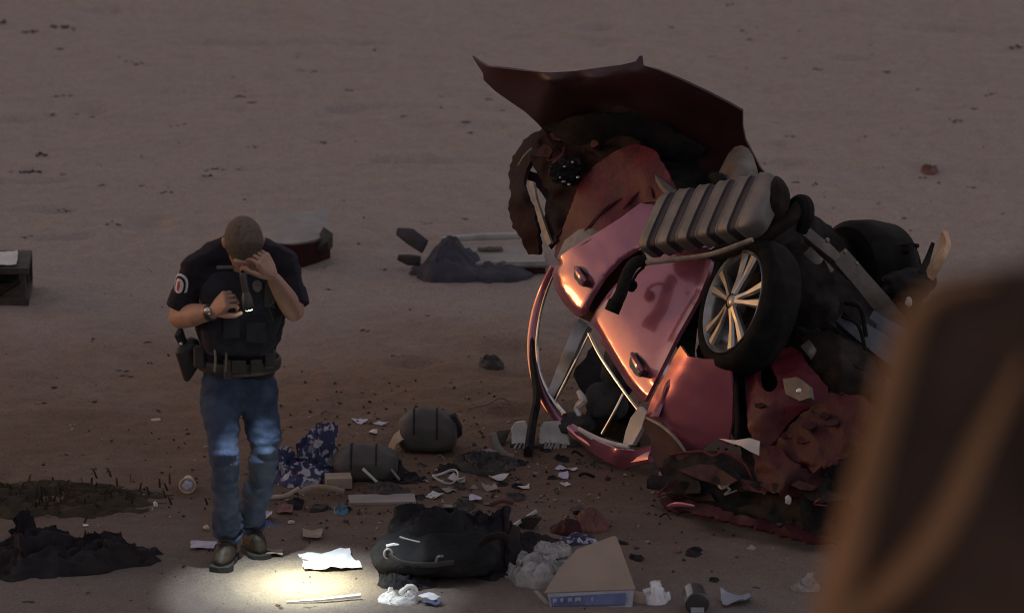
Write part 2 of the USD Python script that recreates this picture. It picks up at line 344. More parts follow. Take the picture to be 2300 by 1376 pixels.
car.part('window_divider', wt([(1400, 884, .17), (1378, 928, .18), (1352, 974, .2)], .007, k=4), 'chrome')
car.part('rear_pillar', sheet([(1436, 912), (1450, 930), (1440, 962), (1420, 998), (1398, 1000), (1405, 968), (1416, 938)], [(1436, 912, .12), (1450, 930, .1), (1420, 998, .16), (1398, 1000, .2), (1416, 938, .17)], th=.02, res=8), 'pillar_grey')
# roof rail: a red tube bowed out to the left with its bright drip strip
rail = [(1243, 598, .14), (1222, 645, .20), (1205, 700, .24), (1196, 765, .27), (1200, 828, .28), (1217, 882, .28), (1244, 925, .27), (1288, 966, .26), (1350, 1003, .24), (1410, 1028, .20), (1465, 1024, .14)]
car.part('roof_rail', wt(rail, [.016, .02, .024, .026, .026, .026, .026, .028, .036, .04, .03], n=10, k=7, flat=.7), 'red_paint')
car.part('drip_strip', wt([(1250, 602, .10), (1228, 655, .16), (1213, 710, .2), (1206, 770, .225), (1211, 826, .235), (1226, 872, .235), (1248, 908, .23), (1268, 932, .22)], [.004, .006, .006, .007, .007, .008, .013, .013], k=7), 'chrome')
car.part('drip_strip', wt([(1300, 962, .2), (1330, 980, .19), (1365, 994, .18), (1412, 1003, .15)], [.010, .015, .015, .009], k=6, flat=.7), 'pale_plastic', label='broken bright strip at the foot of the window frame')
car.part('roof_edge', sheet([(1288, 968), (1310, 972), (1345, 992), (1385, 1008), (1425, 1012), (1462, 1000), (1472, 1022), (1440, 1040), (1400, 1052), (1360, 1036), (1318, 1008)], [(1288, 968, .22), (1345, 992, .15), (1425, 1012, .12), (1462, 1000, .12), (1400, 1052, .2), (1318, 1008, .24), (1440, 1040, .16), (1380, 1024, .1)], th=.02, res=8, dent=.012), 'red_paint')
car.part('bent_strut', wt([(1200, 690, .30), (1196, 800, .26), (1206, 890, .2), (1196, 950, .14), (1186, 1018, .02)], [.02, .03, .036, .04, .042], n=8, k=5, flat=.5), 'near_black')
# roof skin folded down behind the windows, seats inside
car.part('roof_skin', sheet([(1286, 838), (1330, 772), (1420, 900), (1440, 1000), (1400, 1020), (1300, 960), (1325, 900)], [(1215, 640, .5), (1330, 760, .8), (1420, 900, .7), (1300, 960, .5), (1240, 800, .55), (1400, 1020, .5)], th=.01, dent=.06, seed=4, rag=3), 'near_black')
def lump3(c, r, seed, amp=.25, sub=3, sc=3.):
    s = trimesh.creation.icosphere(sub); v = s.vertices; v = v * (1 + amp * 2 * fb(v + seed * 5.1, sc * .5, seed))[:, None]
    return v * V(*r) + V(*c), np.array(s.faces)
def wp(px, py, o): return at(px, py, pl(px, py) + o)
car.part('seat', lump3(wp(1362, 900, .5), (.10, .16, .09), 3), 'trim_fabric'); car.part('seat', lump3(wp(1395, 830, .55), (.09, .15, .13), 5), 'trim_fabric')
car.part('torn_lining', lump3(wp(1292, 952, .34), (.085, .10, .05), 8, .35), 'trim_fabric'); car.part('torn_lining', wt([(1300, 880, .3), (1310, 900, .28), (1296, 915, .3), (1302, 935, .3)], [.012, .02, .016, .01], k=4), 'pale_plastic')

# front wing and crumpled scuttle above the door
car.part('front_wing', sheet([(1336, 372), (1380, 340), (1430, 322), (1470, 335), (1490, 370), (1518, 430), (1488, 446), (1440, 458), (1395, 490), (1345, 522), (1300, 548), (1255, 590), (1243, 575), (1252, 540), (1266, 505), (1286, 452), (1302, 410)],
    [(1336, 372, .08), (1430, 322, .05), (1480, 345, .02), (1510, 430, .0), (1440, 458, .03), (1300, 548, .03), (1255, 585, .06), (1260, 520, .12), (1290, 440, .09), (1400, 400, .02), (1360, 460, .02), (1440, 390, .0), (1320, 480, .03)], th=.012, res=7, dent=.018, dscale=6, seed=2, fold=.010, foldscale=5, rag=1.2), 'scuffed_red')
car.part('inner_wing', sheet([(1196, 300), (1260, 285), (1340, 292), (1440, 315), (1430, 345), (1350, 380), (1310, 415), (1292, 455), (1268, 505), (1246, 548), (1236, 500), (1238, 440), (1212, 400), (1190, 360)],
    [(1196, 300, .16), (1340, 292, .16), (1440, 315, .12), (1310, 415, .13), (1246, 548, .14), (1238, 440, .2), (1190, 360, .2), (1300, 350, .10)], th=.012, res=8, dent=.06, dscale=9, seed=13, fold=.06, foldscale=8, rag=2), 'near_black_red')
car.part('wing_edge_strip', sheet([(1262, 585), (1290, 560), (1345, 526), (1350, 510), (1300, 515), (1268, 540), (1250, 580)], [(1262, 585, .02), (1290, 560, -.005), (1345, 526, .0), (1350, 510, .03), (1300, 515, .045), (1250, 580, .08)], th=.012, res=8, dent=.015, seed=4), 'bare_metal')
car.part('bonnet_hinge', sheet([(1440, 330), (1470, 340), (1500, 385), (1520, 425), (1512, 440), (1490, 420), (1466, 385), (1448, 355)], [(1440, 330, .26), (1520, 425, .02), (1470, 370, .1), (1500, 385, .12)], th=.02, res=8, dent=.02), 'frame_grey')
car.part('bulkhead', sheet([(1440, 320), (1520, 340), (1600, 390), (1660, 410), (1690, 470), (1560, 470), (1510, 440), (1470, 370)], [(1440, 320, .4), (1600, 390, .45), (1690, 470, .35), (1510, 440, .2), (1560, 420, .4)], th=.012, dent=.05, seed=6, fold=.05), 'near_black')
# bonnet peeled right back over the top
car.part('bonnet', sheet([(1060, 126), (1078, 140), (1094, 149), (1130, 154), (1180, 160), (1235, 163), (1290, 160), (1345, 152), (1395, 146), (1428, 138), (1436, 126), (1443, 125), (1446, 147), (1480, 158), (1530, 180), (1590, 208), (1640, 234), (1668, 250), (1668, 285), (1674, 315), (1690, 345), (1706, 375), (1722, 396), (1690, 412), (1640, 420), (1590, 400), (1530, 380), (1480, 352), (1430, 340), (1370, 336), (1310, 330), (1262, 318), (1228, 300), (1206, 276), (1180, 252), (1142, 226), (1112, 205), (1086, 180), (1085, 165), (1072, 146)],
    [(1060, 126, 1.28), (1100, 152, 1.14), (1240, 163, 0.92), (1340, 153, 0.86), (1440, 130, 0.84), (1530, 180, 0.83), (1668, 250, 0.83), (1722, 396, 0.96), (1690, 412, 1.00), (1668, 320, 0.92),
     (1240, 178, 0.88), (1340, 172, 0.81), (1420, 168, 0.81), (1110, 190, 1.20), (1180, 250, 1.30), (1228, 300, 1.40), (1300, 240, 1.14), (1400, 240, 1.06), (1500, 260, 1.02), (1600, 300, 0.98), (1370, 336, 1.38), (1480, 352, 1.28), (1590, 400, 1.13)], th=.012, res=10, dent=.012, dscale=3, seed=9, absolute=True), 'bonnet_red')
car.part('bonnet_liner', sheet([(1215, 282), (1300, 262), (1400, 258), (1500, 290), (1580, 340), (1560, 380), (1480, 350), (1380, 345), (1280, 330)], [(1215, 282, 1.36), (1300, 262, 1.14), (1400, 258, 1.06), (1500, 290, 1.04), (1580, 340, 1.04), (1560, 380, 1.08), (1380, 345, 1.18), (1280, 330, 1.28)], th=.02, dent=.04, dscale=8, seed=12, rag=2.5, fold=.03, absolute=True), 'near_black')
# bumper shell hanging down at the left, with wires and the smashed lamp
car.part('bumper_shell', sheet([(1222, 288), (1232, 305), (1205, 340), (1182, 378), (1176, 410), (1192, 450), (1204, 500), (1210, 548), (1208, 572), (1186, 572), (1172, 545), (1154, 512), (1142, 470), (1146, 430), (1143, 390), (1152, 352), (1176, 316), (1200, 296)],
    [(1222, 288, .42), (1150, 360, .40), (1143, 470, .34), (1186, 572, .36), (1208, 560, .30), (1192, 450, .22), (1178, 400, .28), (1168, 450, .2), (1185, 520, .24), (1200, 330, .32)], th=.02, res=8, dent=.03, dscale=9, seed=21, rag=1.5), 'near_black_red')
car.part('bumper_shell', sheet([(1180, 380), (1240, 396), (1280, 420), (1284, 460), (1262, 500), (1245, 535), (1236, 556), (1222, 500), (1226, 450), (1205, 420), (1185, 410)], [(1180, 380, .34), (1280, 420, .3), (1262, 500, .2), (1236, 556, .16), (1205, 420, .34), (1236, 460, .22)], th=.02, dent=.04, seed=23, rag=1.5, res=9), 'near_black_red', label='ragged inner piece of the bumper')
car.part('bracket', sheet([(1186, 405), (1198, 408), (1204, 445), (1222, 500), (1238, 545), (1230, 552), (1216, 520), (1202, 470), (1192, 430)], [(1186, 405, .26), (1238, 545, .14), (1204, 470, .2), (1216, 480, .18)], th=.014, res=6), 'bare_metal')
car.part('wire', wt([(1222, 322, .28), (1200, 332, .24), (1180, 348, .22), (1164, 372, .24)], [.006, .009, .006, .004], k=6), 'bare_metal')
car.part('wire', wt([(1270, 330, .06), (1264, 350, .02), (1244, 372, .03), (1236, 392, .06)], [.008, .012, .016, .01], k=6), 'dull_red')
lampg = car.part('headlamp', lump3(wp(1272, 386, .06), (.066, .06, .058), 31, .95, 4, 5.), 'near_black')
for q in ((1268, 374, 5), (1286, 364, 6), (1258, 398, 4), (1298, 398, 6), (1266, 408, 7), (1278, 414, 6)):
    car.part('lamp_shard', lump3(wp(q[0], q[1], -.04), (q[2] * .7 / 510, .012, q[2] * .4 / 510), q[0], .4, 1), 'lens', under=lampg)
rg = np.random.default_rng(5)
for k in range(9):
    c = (rg.uniform(1210, 1440), rg.uniform(300, 372)); a = rg.uniform(0, 3.1); L = rg.uniform(14, 32)
    car.part('torn_piece', sheet([(c[0] + L * math.cos(a + t) * rg.uniform(.4, 1), c[1] + L * .8 * math.sin(a + t) * rg.uniform(.4, 1)) for t in np.linspace(0, 6.28, 8)[:-1]], ((0, 0, .02 + .1 * rg.random()),), th=.012, res=7, dent=.06, dscale=14, seed=40 + k), ['near_black', 'dark_red', 'dull_red'][k % 3])
# torn paint lips and scratches on the wing
for a in ([(1452, 400), (1462, 428), (1466, 446)], [(1330, 505), (1360, 470), (1395, 445)], [(1300, 535), (1340, 490), (1352, 470)], [(1400, 470), (1420, 448), (1436, 430)]):
    car.part('crease', wt([(x, y, depth([(1200, 300, .12), (1340, 300, .06), (1480, 345, .02), (1510, 430, .0), (1440, 458, .03), (1300, 548, .03), (1255, 585, .06), (1260, 520, .14), (1290, 440, .12), (1400, 400, .04), (1360, 460, .03)])([(x, y)])[0] - .02) for x, y in a], [.003, .012, .003], k=5, flat=.5), 'scuffed_red')

# muffler box with its ribs, tail pipe and hangers
def ribbed_box():
    A, B, C = wp(1440, 572, -.20), wp(1706, 520, -.30), wp(1496, 446, -.12)     # bottom left, bottom right, top left
    e1 = B - A; e2 = C - A; L1, L2 = np.linalg.norm(e1), np.linalg.norm(e2); e1 /= L1; e2 = e2 / L2
    e3 = np.cross(e1, e2); e3 /= np.linalg.norm(e3)
    if e3[1] > 0: e3 = -e3
    n, m, D = 260, 44, .12
    vs = []
    for i, s in enumerate(np.linspace(0, 1, n)):
        rib = 0.
        for c in (.10, .27, .44, .61, .78):
            u = (s - c) / .075
            if 0 < u < 1: rib -= .012 * min(1, u * 8) * (1 if u < .85 else (1 - u) * 6.7)
            rib += .004 * math.exp(-((s - c - .086) / .008) ** 2)
        end = min(1, math.sqrt(max(0, 1 - max(0, 1 - s / .07) ** 2)) * .3 + .7, math.sqrt(max(0, 1 - max(0, 1 - (1 - s) / .10) ** 2)) * .45 + .55)
        for a in np.arange(m) / m * 2 * np.pi:
            ca, sa = math.cos(a), math.sin(a); k = 1 / (abs(ca) ** 7 + abs(sa) ** 7) ** (1 / 7)
            u, w = (L2 / 2 + rib) * end * k * ca, (D / 2 + rib) * end * k * sa
            vs.append(A + e1 * (s * L1 + .0) + e2 * (L2 / 2 + u) + e3 * (w))
    f = []
    for i in range(n - 1):
        for j in range(m):
            p, q = i * m + j, i * m + (j + 1) % m; f += [(p, q, q + m), (p, q + m, p + m)]
    groove_shades = []
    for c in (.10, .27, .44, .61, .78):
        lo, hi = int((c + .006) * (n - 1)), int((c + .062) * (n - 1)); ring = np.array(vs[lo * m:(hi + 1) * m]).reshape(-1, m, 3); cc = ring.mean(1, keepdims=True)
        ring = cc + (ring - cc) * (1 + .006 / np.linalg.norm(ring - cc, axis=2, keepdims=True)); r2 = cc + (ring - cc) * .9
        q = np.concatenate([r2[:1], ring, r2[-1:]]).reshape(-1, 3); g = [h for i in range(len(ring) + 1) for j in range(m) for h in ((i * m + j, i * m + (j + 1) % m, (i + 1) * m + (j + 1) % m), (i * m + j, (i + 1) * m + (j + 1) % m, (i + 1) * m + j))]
        t_ = trimesh.Trimesh(q, np.array(g), process=False); groove_shades.append((q, np.array(g)))
    k = len(vs); vs += [np.mean(vs[:m], 0), np.mean(vs[-m:], 0)]
    for j in range(m): f += [(k, (j + 1) % m, j), (k + 1, k - m + j, k - m + (j + 1) % m)]
    v, f = np.array(vs), np.array(f)
    t = trimesh.Trimesh(v, f, process=False); 
    if t.volume < 0: f = f[:, ::-1]; groove_shades = [(q, g[:, ::-1]) for q, g in groove_shades]
    return (v, f), groove_shades
box_, groove_shades_ = ribbed_box()
mf = car.part('muffler', box_, 'silver_shield', smooth=40)
for b_ in groove_shades_: car.part('groove_shade', b_, 'groove_dark', under=mf, smooth=40)  # dark rings added to stand for the shade in the grooves
car.part('seam', wt([(1452, 590, -.24), (1520, 582, -.25), (1600, 570, -.28), (1690, 538, -.33)], .012, k=6, flat=.6), 'bare_metal', under=mf)
car.part('end_cap', lump3(wp(1738, 452, -.18), (.07, .09, .12), 52, .12), 'rusty', under=mf)
car.part('tail_pipe', wt([(1452, 584, -.16), (1425, 592, -.2), (1406, 622, -.22), (1394, 660, -.21), (1378, 688, -.2)], [.026, .028, .027, .028, .031], n=12, k=7), 'near_black')
car.part('pipe_tip', wt([(1384, 676, -.205), (1374, 700, -.2)], [.034, .034], n=14, k=3), 'rubber')
car.part('hanger', lump3(wp(1418, 641, -.12), (.026, .026, .028), 55, .2, 2), 'rubber'); car.part('hanger_wire', wt([(1420, 632, -.1), (1432, 612, -.12), (1446, 600, -.16)], .007, k=4), 'near_black')
car.part('guard_flap', sheet([(1612, 392), (1622, 372), (1636, 345), (1650, 330), (1666, 326), (1682, 334), (1692, 352), (1700, 376), (1704, 396), (1660, 405), (1640, 412), (1622, 408)], [(1612, 392, .1), (1650, 330, .2), (1704, 396, .1), (1640, 412, -.02), (1660, 370, .02)], th=.016, res=7, dent=.01), 'frame_grey')
car.part('hose', wt([(1600, 396, .1), (1614, 402, .02), (1626, 412, .0), (1640, 418, .02)], [.02, .03, .022, .01], k=5), 'rubber')

# the wheel that still hangs on its arm
wc = wp(1649, 678, -.16)
wn = V(-.85, -.36, .385); wn /= np.linalg.norm(wn)              # the wheel faces left and towards us
wu = V(.35, 0, 1.0); wu -= wn * (wu @ wn); wu /= np.linalg.norm(wu); wv = np.cross(wn, wu)
W3 = lambda r, a, h: wc + wu * (r * np.cos(a)) + wv * (r * np.sin(a)) + wn * h
def lathe(prof, n=64):
    vs = [W3(r, a, h) for r, h in prof for a in np.arange(n) / n * 2 * np.pi]; f = []; m = len(prof)
    for i in range(m - 1):
        for j in range(n):
            p, q = i * n + j, i * n + (j + 1) % n; f += [(p, q, q + n), (p, q + n, p + n)]
    t = trimesh.Trimesh(np.array(vs), np.array(f), process=False)
    return np.array(vs), np.array(f)
RR = .232
wh = car.part('wheel', lathe([(RR - .035, -.16), (RR - .03, -.03), (RR - .012, .0), (RR, .012), (RR + .004, .004), (RR - .002, -.01), (RR - .004, -.17), (RR - .035, -.16)]), 'alloy', smooth=50)
car.part('tyre', lathe([(RR - .006, -.015), (RR + .01, .006), (RR + .034, .012), (RR + .058, .0), (RR + .070, -.03), (RR + .074, -.08), (RR + .070, -.13), (RR + .05, -.165), (RR + .03, -.165), (RR - .006, -.18)]), 'rubber', smooth=50, under=wh)
car.part('brake_disc', lathe([(.002, -.075), (.15, -.075), (.155, -.085), (.15, -.095), (.002, -.095)], 40), 'rusty', under=wh)
def spoke(a):
    vs = []; rs = np.linspace(.035, RR - .012, 10)
    for r in rs:
        w = np.interp(r, [.03, .10, .22], [.016, .013, .026]); h = np.interp(r, [.03, .12, .225], [.012, -.002, -.006]); t = .022
        for s, d in ((-1, 0), (-.55, .010), (.55, .010), (1, 0), (.8, -t), (-.8, -t)): vs.append(W3(r, a, h + d) + (-wu * math.sin(a) + wv * math.cos(a)) * (w * s))
    f = []
    for i in range(len(rs) - 1):
        for j in range(6):
            p, q = i * 6 + j, i * 6 + (j + 1) % 6; f += [(p, q, q + 6), (p, q + 6, p + 6)]
    return np.array(vs), np.array(f)
for k in range(5):
    for d in (-.19, .19): car.part('spoke', spoke(k * 2 * np.pi / 5 + d + .25), 'alloy', under=wh, smooth=25)
car.part('hub_cap', lathe([(.001, .026), (.022, .024), (.034, .014), (.046, .006), (.048, -.04), (.001, -.05)], 28), 'alloy', under=wh)
for k in range(5):
    c = W3(.055, k * 2 * np.pi / 5 + .25, .004); car.part('wheel_nut', lump3(c, (.009, .009, .009), k, 0, 1), 'chrome', under=wh)
car.part('wheel_arch', sheet([(1600, 560), (1650, 540), (1620, 600), (1590, 680), (1566, 740), (1560, 800), (1600, 805), (1620, 830), (1540, 805), (1524, 775), (1548, 716), (1572, 664), (1592, 610)], [(1600, 560, .0), (1650, 540, .2), (1590, 680, .12), (1560, 800, .12), (1620, 830, .1), (1524, 775, .03), (1572, 664, .02)], th=.02, dent=.03, seed=61), 'near_black')

# rear quarter, bumper and the crushed tail
car.part('quarter_panel', sheet([(1500, 832), (1510, 806), (1528, 776), (1545, 800), (1580, 806), (1610, 806), (1640, 822), (1646, 880), (1644, 950), (1634, 1000), (1608, 985), (1585, 1000), (1560, 1030), (1540, 1014), (1518, 980), (1490, 950), (1462, 944), (1450, 934), (1462, 900), (1478, 866)],
    rolled([([(1450, 934), (1478, 866), (1528, 776)], 46, .03), ([(1462, 944), (1490, 950), (1518, 980), (1540, 1014)], 16, .03)], .04, (1570, 900), (.6, .8), 140, -.03, .62), th=.014, res=8, dent=.012, dscale=4, seed=70), 'red_paint')
car.part('quarter_fold', sheet([(1484, 830), (1496, 806), (1512, 800), (1516, 826), (1500, 858), (1488, 895), (1472, 934), (1452, 936), (1460, 900)], [(1484, 830, .08), (1512, 800, .02), (1516, 826, -.04), (1488, 895, -.035), (1472, 934, -.03), (1452, 936, .08), (1472, 870, .05), (1500, 850, -.05), (1486, 870, -.02)], th=.014, res=6, dent=.012, dscale=11, seed=72), 'red_paint')
car.part('crushed_panel', sheet([(1442, 940), (1468, 946), (1508, 974), (1548, 1022), (1510, 1048), (1480, 1050), (1462, 1020), (1462, 990), (1446, 960)], ((1442, 940, .14), (1508, 974, .06), (1548, 1022, .06), (1480, 1050, .04), (1462, 990, .1)), th=.012, res=7, dent=.03, dscale=12, seed=88, fold=.02), 'dark_red')
car.part('panel_edge', wt([(1452, 938, .0), (1480, 952, -.03), (1506, 972, -.035), (1526, 994, -.02), (1542, 1018, -.0)], [.006, .008, .008, .008, .006], k=6), 'bare_metal')
car.part('rubber_strip', wt([(1648, 800, -.0), (1652, 860, -.03), (1656, 930, -.03), (1654, 1000, .0)], [.026, .03, .03, .026], n=8, k=5, flat=.4), 'rubber')
hole = [(1722 + 22 * math.cos(t) * (1 + .1 * math.sin(3 * t)) + 6 * math.sin(t), 846 + 34 * math.sin(t)) for t in np.linspace(0, 6.28, 20)[:-1]]
car.part('rear_bumper', sheet([(1672, 840), (1680, 808), (1702, 790), (1740, 784), (1775, 778), (1800, 790), (1812, 815), (1834, 838), (1858, 868), (1862, 892), (1838, 912), (1800, 924), (1770, 950), (1745, 985), (1720, 1010), (1694, 1000), (1680, 960), (1676, 900)],
    [(1672, 840, .08), (1702, 790, .08), (1740, 784, .10), (1700, 830, -.02), (1755, 860, -.03), (1812, 815, .1), (1862, 892, .12), (1770, 950, .02), (1720, 1010, .0), (1694, 940, -.04), (1800, 880, -.01), (1738, 920, -.05)], th=.02, res=8, dent=.03, dscale=7, seed=80, holes=[hole], rag=.8), 'scuffed_red')
car.part('lamp_recess', sheet([(1690, 800), (1755, 800), (1765, 860), (1745, 900), (1700, 890)], ((0, 0, .14),), th=.02), 'near_black')
car.part('filler_pad', sheet([(1758, 850), (1790, 846), (1816, 866), (1820, 892), (1796, 900), (1764, 884)], ((0, 0, -.06),), th=.03, res=7, dent=.03, seed=83), 'frame_grey')
car.part('lamp_shard', lump3(wp(1794, 878, -.12), (.012, .012, .014), 84, .3, 1), 'lens')
for k, (mt, poly, o) in enumerate((('dull_red', [(1745, 985), (1800, 930), (1870, 880), (1940, 890), (1980, 930), (1940, 1000), (1860, 1050), (1780, 1075), (1725, 1040)], -.02),
      ('dull_red', [(1690, 1000), (1740, 1000), (1800, 1050), (1860, 1060), (1830, 1110), (1760, 1120), (1700, 1080)], -.08),
      ('near_black', [(1490, 1030), (1530, 1010), (1600, 1010), (1680, 1035), (1720, 1070), (1740, 1130), (1690, 1160), (1580, 1140), (1500, 1120), (1484, 1080)], .02),
      ('dull_red', [(1480, 1110), (1530, 1118), (1600, 1135), (1680, 1160), (1780, 1180), (1870, 1190), (1880, 1222), (1820, 1216), (1720, 1190), (1600, 1160), (1520, 1146), (1478, 1132)], -.09),
      ('near_black', [(1560, 1150), (1680, 1170), (1800, 1200), (1900, 1210), (1920, 1150), (1850, 1060), (1760, 1090), (1690, 1130)], .0))):
    car.part('crushed_panel', sheet(poly, ((poly[0][0], poly[0][1], o + .04), (poly[2][0], poly[2][1], o), (poly[4][0], poly[4][1], o + .05), (poly[-2][0], poly[-2][1], o - .02), (sum(p[0] for p in poly) / len(poly), sum(p[1] for p in poly) / len(poly), o - .05)), th=.012, res=9, dent=.06, dscale=11, fold=.035, foldscale=10, seed=90 + k, rag=2.2), mt)
rg = np.random.default_rng(19)
for k in range(9):
    u = (k + .5) / 9; x = 1495 + 370 * u; y = np.interp(u, [0, 1], [1085, 1120]) + rg.uniform(-55, 75) * (.6 + .5 * u)
    if x < 1560 and y < 1040: continue
    L = rg.uniform(40, 85); a = rg.uniform(.0, .5); asp = rg.uniform(.25, .5)
    car.part('torn_piece', sheet([(x + L * (math.cos(t) * math.cos(a) - asp * math.sin(t) * math.sin(a)) * rg.uniform(.55, 1.1), y + L * (math.cos(t) * math.sin(a) + asp * math.sin(t) * math.cos(a)) * rg.uniform(.55, 1.1)) for t in np.linspace(0, 6.28, 9)[:-1]], ((x - L, y, rg.uniform(-.16, -.05)), (x + L, y, rg.uniform(-.16, -.05)), (x, y - L, rg.uniform(-.1, .0)), (x, y + L, rg.uniform(-.17, -.08)), (x, y, rg.uniform(-.15, -.07))), th=.008, res=7, dent=.035, dscale=10, fold=.03, foldscale=8, seed=400 + k), ['near_black', 'near_black_red', 'dark_red', 'near_black', 'dull_red'][k % 5])
for k in range(5):
    x, y = rg.uniform(1500, 1850), rg.uniform(1050, 1180); q = [(x, y, -.12)]
    for _ in range(3): q.append((q[-1][0] + rg.uniform(-20, 34), q[-1][1] + rg.uniform(-18, 20), -.12 - rg.uniform(0, .05)))
    car.part('wire', wt(q, [.004, .006, .005, .003], k=5, n=6), ['bare_metal', 'scuffed_red', 'rubber'][k % 3])
for k in range(7):
    x, y = rg.uniform(1690, 1900), rg.uniform(880, 1060); L = rg.uniform(10, 26); a = rg.uniform(0, 3)
    car.part('torn_piece', sheet([(x + L * math.cos(t + a) * rg.uniform(.4, 1.1), y + .7 * L * math.sin(t + a) * rg.uniform(.4, 1.1)) for t in np.linspace(0, 6.28, 8)[:-1]], ((x - L, y, rg.uniform(-.12, -.05)), (x + L, y, rg.uniform(-.14, -.05)), (x, y - L, rg.uniform(-.1, .0)), (x, y + L, rg.uniform(-.14, -.06))), th=.008, res=7, dent=.03, dscale=16, seed=500 + k), ['dull_red', 'near_black_red', 'dark_red'][k % 3])
car.part('torn_lip', wt([(1502, 1022, .0), (1540, 1016, -.02), (1580, 1014, -.04), (1602, 1024, -.05), (1624, 1016, -.06), (1650, 1026, -.06), (1676, 1046, -.05), (1690, 1078, -.03)], [.004, .007, .006, .008, .006, .007, .007, .004], k=6, flat=.6), 'scuffed_red')
car.part('torn_lip', wt([(1482, 1060, -.02), (1488, 1082, -.05), (1484, 1104, -.05)], [.006, .009, .006], k=5), 'red_paint')
car.part('torn_lip', wt([(1490, 1140, -.1), (1520, 1132, -.13), (1560, 1136, -.13)], [.006, .012, .006], k=5, flat=.6), 'red_paint')
car.part('white_shard', sheet([(1614, 984), (1650, 988), (1684, 983), (1706, 990), (1704, 1022), (1686, 1014), (1662, 1000), (1634, 992)], [(1614, 984, -.09), (1706, 990, -.13), (1704, 1022, -.12), (1662, 1000, -.15)], th=.006, res=6, dent=.015, seed=95), 'pale_plastic')
car.part('lamp_shard', lump3(wp(1770, 1122, -.1), (.014, .01, .02), 97, .4, 1), 'pale_plastic')

# underside: floor, subframe, the far wheel, broken ends
car.part('floor_pan', sheet([(1600, 560), (1700, 470), (1780, 455), (1830, 480), (1880, 520), (1960, 590), (2030, 660), (2080, 760), (2060, 900), (1980, 1020), (1900, 1120), (1800, 1120), (1680, 1040), (1640, 960), (1560, 800)], [(1600, 560, .3), (1780, 455, .5), (1960, 590, 1.0), (2060, 760, 1.0), (1980, 1020, .5), (1800, 1120, .2), (1640, 960, .25), (1750, 700, .3), (1860, 760, .5)], th=.02, res=13, dent=.09, dscale=5, seed=101, fold=.08, foldscale=4, rag=3), 'near_black')
car.part('fuel_tank', sheet([(1730, 560), (1790, 540), (1850, 580), (1890, 650), (1880, 720), (1820, 740), (1760, 720), (1730, 650)], ((1730, 560, .10), (1850, 580, .2), (1880, 720, .24), (1760, 720, .12), (1810, 640, .04)), th=.08, res=9, dent=.05, dscale=9, fold=.03, foldscale=7, seed=103, rag=1.5), 'near_black')
car.part('fuel_tank', sheet([(1800, 760), (1860, 740), (1940, 780), (1990, 850), (1970, 930), (1890, 920), (1830, 870)], ((1800, 760, .16), (1940, 780, .34), (1970, 930, .36), (1830, 870, .14), (1890, 830, .12)), th=.08, res=9, dent=.05, dscale=9, fold=.03, foldscale=7, seed=104, rag=1.5), 'rusty', label='smaller dark tank lower on the underside')
car.part('suspension_arm', wt([(1612, 572, -.12), (1660, 556, -.16), (1720, 528, -.18), (1772, 494, -.12), (1800, 462, -.05)], [.03, .035, .034, .03, .036], n=10, k=6), 'rusty')
car.part('suspension_arm', wt([(1770, 470, -.02), (1790, 452, -.05), (1808, 456, -.06), (1812, 484, -.04), (1800, 520, .0)], [.02, .026, .034, .034, .026], n=10, k=6), 'rubber')
def beam(a, b, w, mtl, name='frame_rail', wd=.05, tail=0.):
    n = V(b[0] - a[0], b[1] - a[1]); n = V(-n[1], n[0]) / np.linalg.norm(n) * w / 2
    mid = [(a[0] + (b[0] - a[0]) * t, a[1] + (b[1] - a[1]) * t) for t in (0, .35, .65, 1)]
    rr = np.random.default_rng(int(a[0]))
    L = [(m[0] + n[0] * rr.uniform(.8, 1.15), m[1] + n[1] * rr.uniform(.8, 1.15)) for m in mid]; R = [(m[0] - n[0] * rr.uniform(.8, 1.15), m[1] - n[1] * rr.uniform(.8, 1.15)) for m in mid][::-1]
    return car.part(name, sheet(L + R, [(L[0][0], L[0][1], a[2]), (L[-1][0], L[-1][1], b[2]), (R[0][0], R[0][1], b[2] + .04), (R[-1][0], R[-1][1], a[2] + .04), ((a[0] + b[0]) / 2, (a[1] + b[1]) / 2, (a[2] + b[2]) / 2 - .03)], th=wd, res=8, dent=.02, dscale=8, seed=int(a[1])), mtl)
beam((1812, 520, .12), (1885, 580, .3), 22, 'frame_grey'); beam((1806, 566, .1), (1862, 618, .22), 42, 'frame_grey'); beam((1884, 570, .3), (2030, 742, .78), 44, 'frame_grey')
beam((1890, 706, .35), (2020, 808, .6), 46, 'frame_blue'); beam((1950, 716, .5), (2040, 770, .7), 50, 'frame_blue'); beam((1900, 690, .35), (1990, 760, .6), 26, 'near_black')
beam((1808, 770, .1), (1832, 800, .12), 24, 'frame_grey', 'bracket'); beam((1862, 880, .2), (1960, 920, .35), 26, 'frame_grey'); beam((1960, 850, .5), (2010, 880, .55), 40, 'frame_blue')
for x, y, o, r in ((1898, 566, .28, .016), (1925, 592, .36, .014), (1858, 540, .2, .018)): car.part('bolt', lump3(wp(x, y, o - .05), (r * .6, r * .6, r * .7), int(x), .3, 1), 'bare_metal')
fc = wp(1905, 640, 1.0)
def farwheel(prof, n=48):
    ax = V(-.8, -.5, .2); ax /= np.linalg.norm(ax); u = V(.2, 0, 1); u -= ax * (u @ ax); u /= np.linalg.norm(u); w = np.cross(ax, u)
    vs = [fc + u * r * math.cos(a) + w * r * math.sin(a) + ax * h for r, h in prof for a in np.arange(n) / n * 2 * np.pi]; f = []
    for i in range(len(prof) - 1):
        for j in range(n):
            p, q = i * n + j, i * n + (j + 1) % n; f += [(p, q, q + n), (p, q + n, p + n)]
    return np.array(vs), np.array(f)
